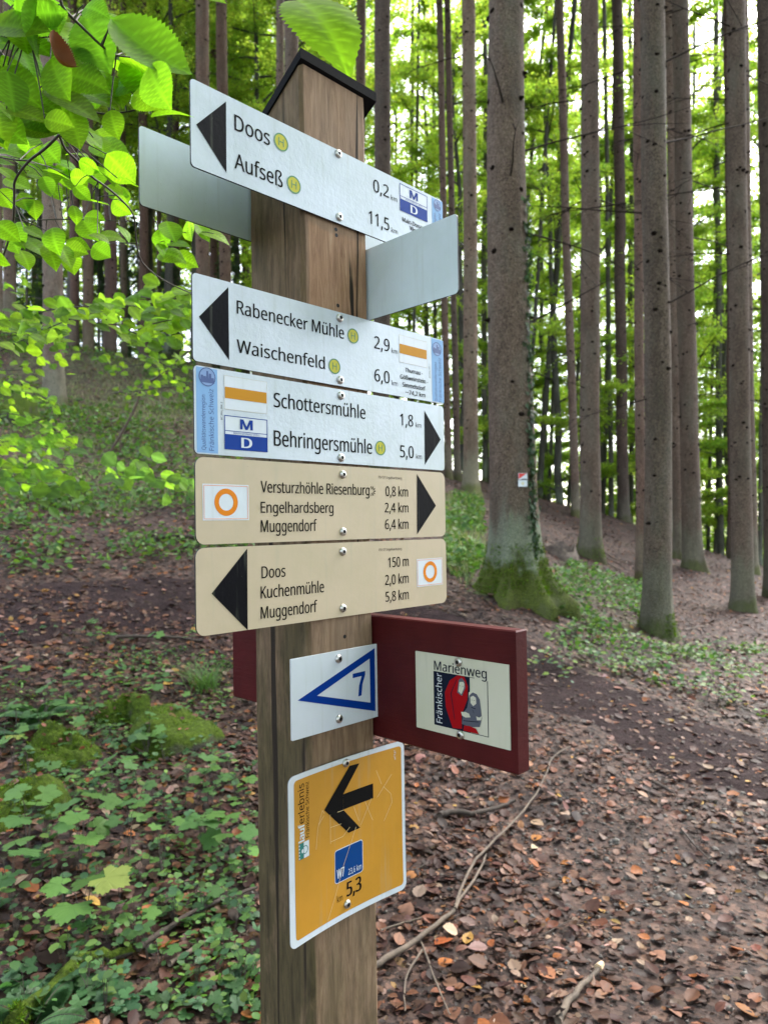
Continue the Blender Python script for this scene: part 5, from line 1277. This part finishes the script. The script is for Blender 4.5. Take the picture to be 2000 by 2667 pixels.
b = MB(); pts = twig_pts([(235, 1006), (235, 981), (262, 940), (299, 869), (306, 832), (343, 815), (420, 750)], (6.6, 6.3)); b.tube(smoothline(pts, 2), list(np.linspace(.016, .006, len(smoothline(pts, 2)))), STICK, 6); b.build('stem', sp_, True, origin=sp_.location)

# ---------------------------------------------------------------- rocks, log, stump, sticks
def lump(seed, sx, sy, sz, n=26, m_=ROCK):
    rng = random.Random(seed); b = MB(); vs, fs = [], []
    ph = [rng.uniform(0, 6.28) for _ in range(8)]
    for i in range(n + 1):
        e = math.pi * (i / n) - math.pi / 2
        for k in range(n * 2):
            t = math.pi * k / n; x, y, z = math.cos(e) * math.cos(t), math.cos(e) * math.sin(t), math.sin(e)
            d = 1 + .26 * math.sin(3 * x + ph[0]) * math.sin(2.6 * y + ph[1]) + .12 * math.sin(5 * y + ph[2] + 2 * z) + .07 * math.sin(9 * x + ph[3]) * math.sin(8 * z + ph[4]) + .05 * math.sin(13 * y + 11 * x + ph[5]) + rng.uniform(-.015, .015)
            vs.append((sx * x * d, sy * y * d, sz * z * d))
    w_ = n * 2
    for i in range(n):
        for k in range(w_): fs.append((i * w_ + k, i * w_ + (k + 1) % w_, (i + 1) * w_ + (k + 1) % w_, (i + 1) * w_ + k))
    return MB().add(vs, fs, m_)
def moss_fuzz(root, me, n, hts, seed, thr=.58, zlim=None, zlo=.1):
    """short moss fronds standing on the upward faces of a mesh"""
    rng = np.random.default_rng(seed); ps = [p for p in me.polygons if p.normal.z > zlo and (zlim is None or -.05 < p.center.z < zlim)]; idx_ = rng.integers(0, len(ps), n)
    vc = me.vertices; P = np.array([sum((vc[v_].co * w_ for v_, w_ in zip(ps[i].vertices, rng.dirichlet(np.ones(len(ps[i].vertices))))), Vector()) for i in idx_]) + rng.normal(0, .006, (n, 3)); Nn = np.array([ps[i].normal for i in idx_])
    k = fnoise(P[:, 0] * 9 + 5, P[:, 1] * 9 + 5, seed) + Nn[:, 2] * .25 > thr; P, Nn = P[k], Nn[k]; n = len(P)
    D = unit(Nn + rng.normal(0, .5, (n, 3))); V, F = scatter(RHOMB, RHOMB_F, P, D, rng.normal(0, 1, (n, 3)), rng.uniform(*hts, n), np.full(n, .35))
    link('moss', np_mesh('moss', V, F, [MOSSB], jitcol((.075, .125, .010), n, 4, .4, rng)), root)
TOPS = []
for px, py, sx, sy, sz, sd, lab in ((372, 1590, .30, .26, .25, 1, 'rounded boulder under bright green moss, left of the post'), (275, 1555, .20, .18, .20, 2, 'smaller moss-covered boulder leaning on the rounded one'), (128, 1640, .20, .18, .21, 3, 'dark mossy boulder half buried further left'), (40, 1745, .22, .2, .15, 4, 'low mossy stone at the left edge among ivy'),
                                    (30, 905, .5, .5, .5, 5, 'mossy boulder under the sapling sprays at the left edge')):
    q = hit(px, py); rt = thing('mossy_boulder', lab, 'boulder', (q[0], q[1], q[2] - sz * .35), sd * 1.3); o = lump(sd, sx, sy, sz).build('stone', rt, True); moss_fuzz(rt, o.data, 2600, (.008, .018), sd, .62)
    rq = np.random.default_rng(sd + 50); ps_ = [p_ for p_ in o.data.polygons if p_.normal.z > .45]; pk = [ps_[k_] for k_ in rq.integers(0, len(ps_), 16)]
    wm_ = Matrix.Translation(rt.location) @ Matrix.Rotation(rt.rotation_euler.z, 4, 'Z'); TOPS += [(np.array(wm_ @ p_.center) + np.array((0, 0, .012)), np.array(p_.normal)) for p_ in pk]
nT = len(TOPS); V, F = scatter(OVAL, OVAL_F, np.array([t_[0] for t_ in TOPS]), RNG.normal(0, 1, (nT, 3)) * np.array((1, 1, .2)), np.array([t_[1] for t_ in TOPS]), RNG.uniform(.03, .055, nT), RNG.uniform(.5, .8, nT), RNG.normal(.05, .2, nT))
tag(link('leaf_litter', np_mesh('leaf_litter', V, F, [LITTER], jitcol((.12, .058, .038), nT, len(OVAL), .5))), 'brown leaves caught on top of the mossy boulders', 'fallen leaves', kind='stuff')
def stick(name, label, lines, r, m_=STICK, lift=.012, cut=None, cat='stick', taper=.45):
    rt = None; b = MB()
    for k, ln in enumerate(lines):
        h_ = hits(ln); h_[:, 2] += lift + r
        if rt is None: rt = thing(name, label, cat, h_[0])
        p = smoothline(h_, 2); n = len(p); jit = np.random.default_rng(int(ln[0][0])).normal(0, r * .15, (n, 3)); rr0 = r * (1 if k == 0 else .55)
        b.tube(p + jit, list(np.linspace(rr0, rr0 * taper, n)), m_, 7)
    b.build('wood', rt, True, origin=rt.location); return rt
stick('fallen_branch', 'long forked fallen branch reaching from the post foot across the trodden ground', [[(800, 2110), (817, 2102), (916, 2039), (983, 1982)], [(983, 1980), (1014, 1888), (1056, 1842), (1144, 1753), (1181, 1686), (1191, 1644), (1233, 1623)], [(985, 1975), (1030, 1908), (1050, 1862)]], .013, lift=.02, taper=.6)
stick('fallen_branch', 'dark crooked stick lying under the red board', [[(950, 1772), (985, 1764), (1020, 1771), (1065, 1760), (1112, 1740)]], .017, STICKD)
br_ = stick('fallen_branch', 'short broken stick with a pale snapped end at the bottom edge', [[(1205, 2225), (1228, 2180), (1262, 2140), (1297, 2105)]], .014, STICK)
e = hits([(1292, 2110), (1300, 2100)]); e[:, 2] += .030; MB().tube([e[0], e[1]], [.0145, .010], CUTW, 7).build('broken_end', br_, False, origin=br_.location)
stick('fallen_branch', 'thin twig crossing the long branch near the post foot', [[(905, 2035), (916, 2060), (940, 2130), (972, 2205)]], .005)
stick('fallen_branch', 'thin bent grey twig lying beside the post foot', [[(912, 2062), (880, 2110), (872, 2150), (876, 2195)]], .005, STICK)
stick('fallen_branch', 'slender dark twig on the open ground at right', [[(1470, 1797), (1500, 1835), (1536, 1870)]], .006, STICKD)
stick('fallen_branch', 'short dark stick on the muddy path at right', [[(1408, 1695), (1432, 1708), (1458, 1724)]], .012, STICKD)
stick('fallen_branch', 'thin twig under the orange plate, pointing left', [[(822, 2020), (865, 2005), (912, 1992)]], .005)
stick('fallen_branch', 'dark fallen branch running from the lower left up to the post', [[(300, 2068), (328, 2047), (424, 1983), (556, 1934)]], .013, STICKD, .02)
stick('fallen_branch', 'pale stick lying in front of the dark fallen branch, left of the post', [[(368, 2102), (430, 2062), (496, 2020)]], .010, STICK, .02)
stick('fallen_branch', 'thin twig sloping through the herbs left of the post', [[(455, 1840), (440, 1900), (415, 1960)]], .004, STICK)
stick('fallen_branch', 'dark branch lying on the path at the far left', [[(250, 1385), (330, 1380), (440, 1392)]], .018, STICKD)
stick('fallen_branch', 'short dark log on the slope edge beside the beige sign', [[(330, 1172), (380, 1166), (425, 1172)]], .04, STICKD)
lg = stick('mossy_log', 'thin moss-grown log at the lower left corner', [[(30, 2230), (52, 2212), (120, 2151), (168, 2095), (208, 2087), (290, 2070)]], .030, ROCK, .0, cat='log', taper=.5)
moss_fuzz(lg, lg.children[0].data, 5200, (.008, .018), 33)
stq = hit(1212, 1204); st = thing('rotten_stump', 'low rotten tree stump with a dark hollow, beside the spruce with the bright mossy foot', 'stump', stq)
b, _c, _r = trunk_mesh(None, (.1, 0), .24, .30, .0, .5, None, 55, 18, 0, BARK, .1)
b = MB(); rgs = random.Random(2); n = 22; zs = (-.2, 0, .1, .2, .26); vs = []
for z in zs:
    for k in range(n):
        t = 6.283 * k / n; rr = .26 * (1.25 - .25 * min(1, max(0, z) / .2)) * (1 + .1 * math.sin(3 * t) + .06 * math.sin(7 * t)); vs.append((rr * math.cos(t), rr * math.sin(t), z * (1 - .6 * max(0, -math.sin(t - .3)) ** 2) + (rgs.uniform(-.07, .06) if z == zs[-1] else 0)))
for z, rr in ((.10, .20), (-.06, .15)):
    for k in range(n): t = 6.283 * k / n; vs.append((rr * math.cos(t), rr * math.sin(t) , z))
b.add(vs, [(i * n + k, i * n + (k + 1) % n, (i + 1) * n + (k + 1) % n, (i + 1) * n + k) for i in range(6) for k in range(n)] + [tuple(6 * n + k for k in range(n))], STICK); b.build('shell', st, True)
fall = stick('fallen_branch', 'grey dead branches lying on the ground right of the stump', [[(1240, 1180), (1290, 1210), (1340, 1235)], [(1300, 1190), (1330, 1215), (1370, 1225)]], .02, STICK)
rgb_ = random.Random(40)
for k in range(26):
    x, y = rgb_.uniform(1000, 1650), rgb_.uniform(1180, 1420); a = rgb_.uniform(-.5, .5); l = rgb_.uniform(25, 70)
    stick('fallen_twig', 'one of the thin dead twigs scattered between the spruces on the right', [[(x, y), (x + l * .5, y + l * .5 * a + rgb_.uniform(-4, 4)), (x + l, y + l * a)]], rgb_.uniform(.006, .012), STICK)['group'] = 'dead twigs between the right-hand spruces'
for k in range(16):
    x, y = rgb_.uniform(860, 1640), rgb_.uniform(1650, 2190); a = rgb_.uniform(-.9, .9); l = rgb_.uniform(35, 110)
    stick('fallen_twig', 'one of the short dark twigs strewn over the trodden ground at lower right', [[(x, y), (x + l * .5, y + l * .5 * a + rgb_.uniform(-6, 6)), (x + l, y + l * a)]], rgb_.uniform(.002, .0045), STICKD, .006)['group'] = 'twigs on the trodden ground'

for lab_, n_, hz in (('thickest spruce', 9000, .55), ('grey spruce trunk', 2500, .35), ('spruce with bright mossy foot', 2500, .45)):
    t_ = [o for o in bpy.data.objects if o.get('label', '').startswith(lab_)][0]; tr_ = [c for c in t_.children if c.name.startswith('trunk')][0]
    moss_fuzz(t_, tr_.data, n_, (.012, .034), 61, .50, hz, -.4)
# ---------------------------------------------------------------- trail markers and ivy on the thick trunk
def on_trunk(px, py):
    """point on the near side of the thick trunk along a sight line"""
    d = ray(px, py); bx, by, bz = TA.location
    Y = 8.0
    for _ in range(6):
        q = EYE + d * (Y / d[1]); c_ = cA(q[2] - bz); cx, cy = bx + c_[0], by + c_[1]; z_ = q[2] - bz; r_q = rA * (1 - .042 * (z_ - 2)) * (1.0 + .75 * .35 * math.exp(-z_ / .28) + .1 * math.exp(-z_)); dx = q[0] - cx
        Y = cy - math.sqrt(max(0, r_q ** 2 - dx * dx))
    q = EYE + d * (Y / d[1]); nrm = unit(np.array((q[0] - cx, q[1] - cy, 0))); return q, nrm
def marker(py0, py1, label, kind):
    q, nrm = on_trunk(1127.5, (py0 + py1) / 2); h = (py1 - py0) / (FPX / K) * 7.8 / 2; w = 21 / (FPX / K) * 7.8 / 2
    side = np.array((-nrm[1], nrm[0], 0)); side = side if side[0] > 0 else -side
    rt = thing('trail_marker', label, 'trail marker', q + nrm * .012, 0, 'trail markers on the thick trunk')
    P = lambda u, v, d_: tuple(side * u + np.array((0, 0, v)) + nrm * (d_ + .004))
    bb = MB(); pl = rrect(-w, w, -h, h, .003)
    fr = [P(u, v, 0) for u, v in pl]; bk = [P(u, v, -.012) for u, v in pl]; n = len(pl); bb.add(fr, [tuple(range(n))], WHITE2).add(fr + bk, [(k, n + k, n + (k + 1) % n, (k + 1) % n) for k in range(n)], CORE)
    bb.build('plate', rt); fc = Face2D(P); rt['_o'] = (0, 0, 0)
    if kind == 'red':
        fc.poly([(-w * .92, -h * .9), (w * .92, h * .9), (-w * .92, h * .9)], plain('marker_red', (.60, .035, .03), .5)); fc.rect(-w * .3, w * .85, -h * 1.0, -h * .78, BLACKM, .0006)
    else: fc.ring(0, 0, h * .20, h * .42, plain('marker_pale_yellow', (.62, .52, .16), .5), .0006)
    fc.done('symbol', rt)
marker(1022.5, 1036, 'red and white halved trail marker on the thick mossy trunk', 'red')
marker(1037.5, 1051.5, 'white trail marker with a faint yellow ring, under the red and white one', 'ring')
iv = thing('ivy_vine', 'ivy climbing up the right side of the thickest trunk', 'ivy', at(1150, 1200, 7.85)); io = np.array(iv.location)
rng = np.random.default_rng(6); P, Nn = [], []
for k in range(520):
    t = rng.random(); py = 1205 - 780 * t ** 1.5; px = 1152 - (1205 - py) * .022 + rng.normal(0, 4.2); q, nr = on_trunk(px, py); P.append(q + nr * rng.uniform(.005, .03)); Nn.append(nr + rng.normal(0, .5, 3))
P = np.array(P); Nn = np.array(Nn); n = len(P)
V, F = scatter(IVY, IVY_F, P - io, np.array((0, 0, -1.)) + rng.normal(0, .5, (n, 3)), Nn, rng.uniform(.028, .055, n), np.ones(n)); link('foliage', np_mesh('foliage', V, F, [HERB], jitcol((.035, .062, .028), n, len(IVY), .3, rng)), iv)
b = MB(); vp = [on_trunk(1152 - (1205 - py) * .022 + 3 * math.sin(py * .03), py) for py in np.linspace(1200, 500, 40)]; b.tube([a + c * .006 - io for a, c in vp], list(np.linspace(.008, .003, 40)), TWIG, 5); b.build('stem', iv, True)

# ---------------------------------------------------------------- single plants
def plant(name, label, cat, px, py, leaves, group=None, stemr=.0018, mat_=HERB):
    """leaves: list of (dx, dy, height, length, heading, colour, template)"""
    q = hit(px, py); rt = thing(name, label, cat, q, 0, group); b = MB(); Vs, Fs, Cs = [], [], []; o_ = 0
    for dx, dy, h, L_, a, c, (T, TF) in leaves:
        tip = Vector((dx, dy, h)); b.tube([(0, 0, -.01), (dx * .35, dy * .35, h * .75), tip], [stemr, stemr * .8, stemr * .5], TWIG, 5)
        D = np.array([(math.cos(a), math.sin(a), -.18)]); nn = np.array([(math.cos(a) * .3 + RNG.normal(0, .18), -.25 + RNG.normal(0, .18), 1)])
        V, F = scatter(T, TF, np.array([tip]), D, nn, np.array([L_]), np.array([1. if len(T) > 12 else .75]), np.array([RNG.normal(-.12, .12)])); Vs.append(V); Fs.append(F + o_); o_ += len(V)
        Cs.append(np.repeat(np.array([c]) * math.exp(RNG.normal(0, .12)), len(T), 0))
    b.build('stem', rt, True); link('foliage', np_mesh('foliage', np.vstack(Vs), np.vstack(Fs), [mat_], np.clip(np.vstack(Cs), 0, .6)), rt); return rt
MG, MG2, MY = (.058, .128, .036), (.075, .155, .034), (.165, .20, .045)
rg = random.Random(23)
def maple(px, py, n, L0, label, cols=(MG, MG2), grp='maple seedlings left of the post', hh=(.12, .26)):
    lv = []
    for k in range(n):
        a = 6.28 * k / n + rg.uniform(-.4, .4); d = rg.uniform(.04, .11) * L0 / .09
        lv.append((d * math.cos(a), d * math.sin(a), rg.uniform(*hh), L0 * 1.3 * rg.uniform(.65, 1.0), a, cols[rg.randrange(len(cols))], (MAPLE, MAPLE_F)))
    return plant('maple_seedling', label, 'seedling', px, py, lv, grp)
maple(175, 1870, 7, .080, 'broad maple seedling with a cluster of green leaves left of the post')
maple(245, 1735, 3, .060, 'small maple seedling beside the dark mossy boulder')
maple(180, 2005, 4, .085, 'maple seedling with one leaf turned yellow, at lower left', (MG2, MY, MG2))
maple(300, 1760, 3, .055, 'little maple seedling just below the rounded boulder')
maple(440, 1850, 5, .065, 'pale green maple seedling close to the post')
maple(500, 1880, 4, .065, 'maple seedling touching the left edge of the post')
maple(280, 1850, 4, .055, 'maple seedling right of the broad one'); maple(60, 1840, 4, .070, 'maple seedling at the left edge above the ivy'); maple(450, 1740, 5, .05, 'small seedling under the red board end, left of the post')
maple(25, 1965, 4, .075, 'maple seedling cut by the left edge of the picture'); maple(350, 1900, 4, .045, 'round-leaved seedling in the middle of the lower left'); maple(30, 1660, 3, .06, 'seedling with a yellowing leaf beside the left mossy boulder', (MY, MG2))
rg2 = random.Random(77)
for k in range(15):
    maple(rg2.uniform(0, 550), rg2.uniform(1660, 2120), rg2.choice((2, 3, 3, 4)), rg2.uniform(.028, .050), 'one of the smallest three-leaved seedlings scattered left of the post', (MG, MG2), 'tiny seedlings left of the post', (.04, .14))
for k in range(24):
    maple(rg2.uniform(0, 420), rg2.uniform(1390, 1640), rg2.choice((3, 4, 5)), rg2.uniform(.035, .060), 'one of the green seedlings between the path and the mossy boulders', (MG, MG2), 'seedlings between path and boulders', (.08, .24))
GRP2 = 'small round-leaved herbs at lower left'
for k in range(85):
    px, py = rg.uniform(0, 560), rg.uniform(1640, 2190)
    lv = [(rg.uniform(-.04, .04), rg.uniform(-.04, .04), rg.uniform(.04, .15), rg.uniform(.022, .048), rg.uniform(0, 6.28), ((.048, .108, .032), (.064, .130, .034), (.040, .092, .040), (.09, .155, .03))[rg.randrange(4)], (OVAL, OVAL_F)) for _ in range(rg.randint(4, 9))]
    plant('woodland_herb', 'one of the small round-leaved herbs in the litter left of the post', 'herb', px, py, lv, GRP2, .0009)
GRP3 = 'herbs in the green strip behind the muddy path'
for k in range(45):
    px = rg.uniform(1150, 1655); py = rg.uniform(1370, 1500) + (px - 1150) * .06
    lv = [(rg.uniform(-.09, .09), rg.uniform(-.09, .09), rg.uniform(.05, .18), rg.uniform(.03, .065), rg.uniform(0, 6.28), ((.05, .11, .035), (.08, .15, .035), (.12, .18, .035), (.045, .10, .05))[rg.randrange(4)], (OVAL, OVAL_F)) for _ in range(rg.randint(6, 12))]
    plant('woodland_herb', 'one of the leafy herbs in the strip behind the muddy path at right', 'herb', px, py, lv, GRP3, .0012)
def fern(px, py, nf, L_, label, yaw=None):
    q = hit(px, py); rt = thing('fern', label, 'fern', q, 0, 'ferns at the left edge'); b = MB(); P, D, Nn, LL = [], [], [], []
    for k in range(nf):
        a = (yaw if yaw is not None else 0) + 6.28 * k / nf + rg.uniform(-.3, .3); pts = []
        for j in range(15):
            t = j / 14; pts.append((L_ * t * .85 * math.cos(a), L_ * t * .85 * math.sin(a), L_ * (.75 * t - .62 * t * t)))
        b.tube(pts, [.002 * (1 - .05 * j) for j in range(15)], TWIG, 4); s = np.array((-math.sin(a), math.cos(a), 0)); f_ = np.array((math.cos(a), math.sin(a), -.1))
        for j in range(2, 60):
            t = j / 60; p = np.array((L_ * t * .85 * math.cos(a), L_ * t * .85 * math.sin(a), L_ * (.75 * t - .62 * t * t)))
            for sg in (-1, 1): P.append(p); D.append(s * sg + f_ * .35 + np.array((0, 0, -.1))); Nn.append((0, 0, 1)); LL.append(L_ * .26 * (math.sin(math.pi * min(1, t + .12)) ** .8) * (1 if t < .85 else .8))
    n = len(P); V, F = scatter(RHOMB, RHOMB_F, np.array(P), np.array(D), np.array(Nn, float), np.array(LL), np.full(n, .24))
    b.build('stem', rt, True); link('foliage', np_mesh('foliage', V, F, [HERB], jitcol((.045, .105, .038), n, 4, .15)), rt)
fern(85, 1555, 5, .34, 'fern spreading beside the mossy boulders at the left edge'); fern(30, 1590, 4, .30, 'second fern, right at the picture edge below the path'); fern(70, 2225, 4, .22, 'fern tip rising at the bottom left corner in front of the mossy log')
gq = hit(440, 1490); gt = thing('grass_tuft', 'tuft of long thin grass behind the rounded mossy boulder', 'grass tuft', gq); rng = np.random.default_rng(3); n = 150; th = rng.random(n) * 6.28
T = np.array([(0, .5, 0), (0, -.5, 0), (.45, .4, .05), (.45, -.4, .05), (.8, .25, .22), (.8, -.25, .22), (1, 0, .42)]); TF = np.array([(0, 1, 3), (0, 3, 2), (2, 3, 5), (2, 5, 4), (4, 5, 6)])
V, F = scatter(T, TF, np.stack([rng.normal(0, .05, n), rng.normal(0, .05, n), np.zeros(n)], 1), np.stack([np.cos(th) * .7, np.sin(th) * .7, np.ones(n)], 1), np.stack([-np.cos(th), -np.sin(th), np.full(n, .6)], 1) * -1, rng.uniform(.16, .36, n), np.full(n, .022)); link('blades', np_mesh('blades', V, F, [HERB], jitcol((.07, .135, .035), n, 7, .2, rng)), gt)
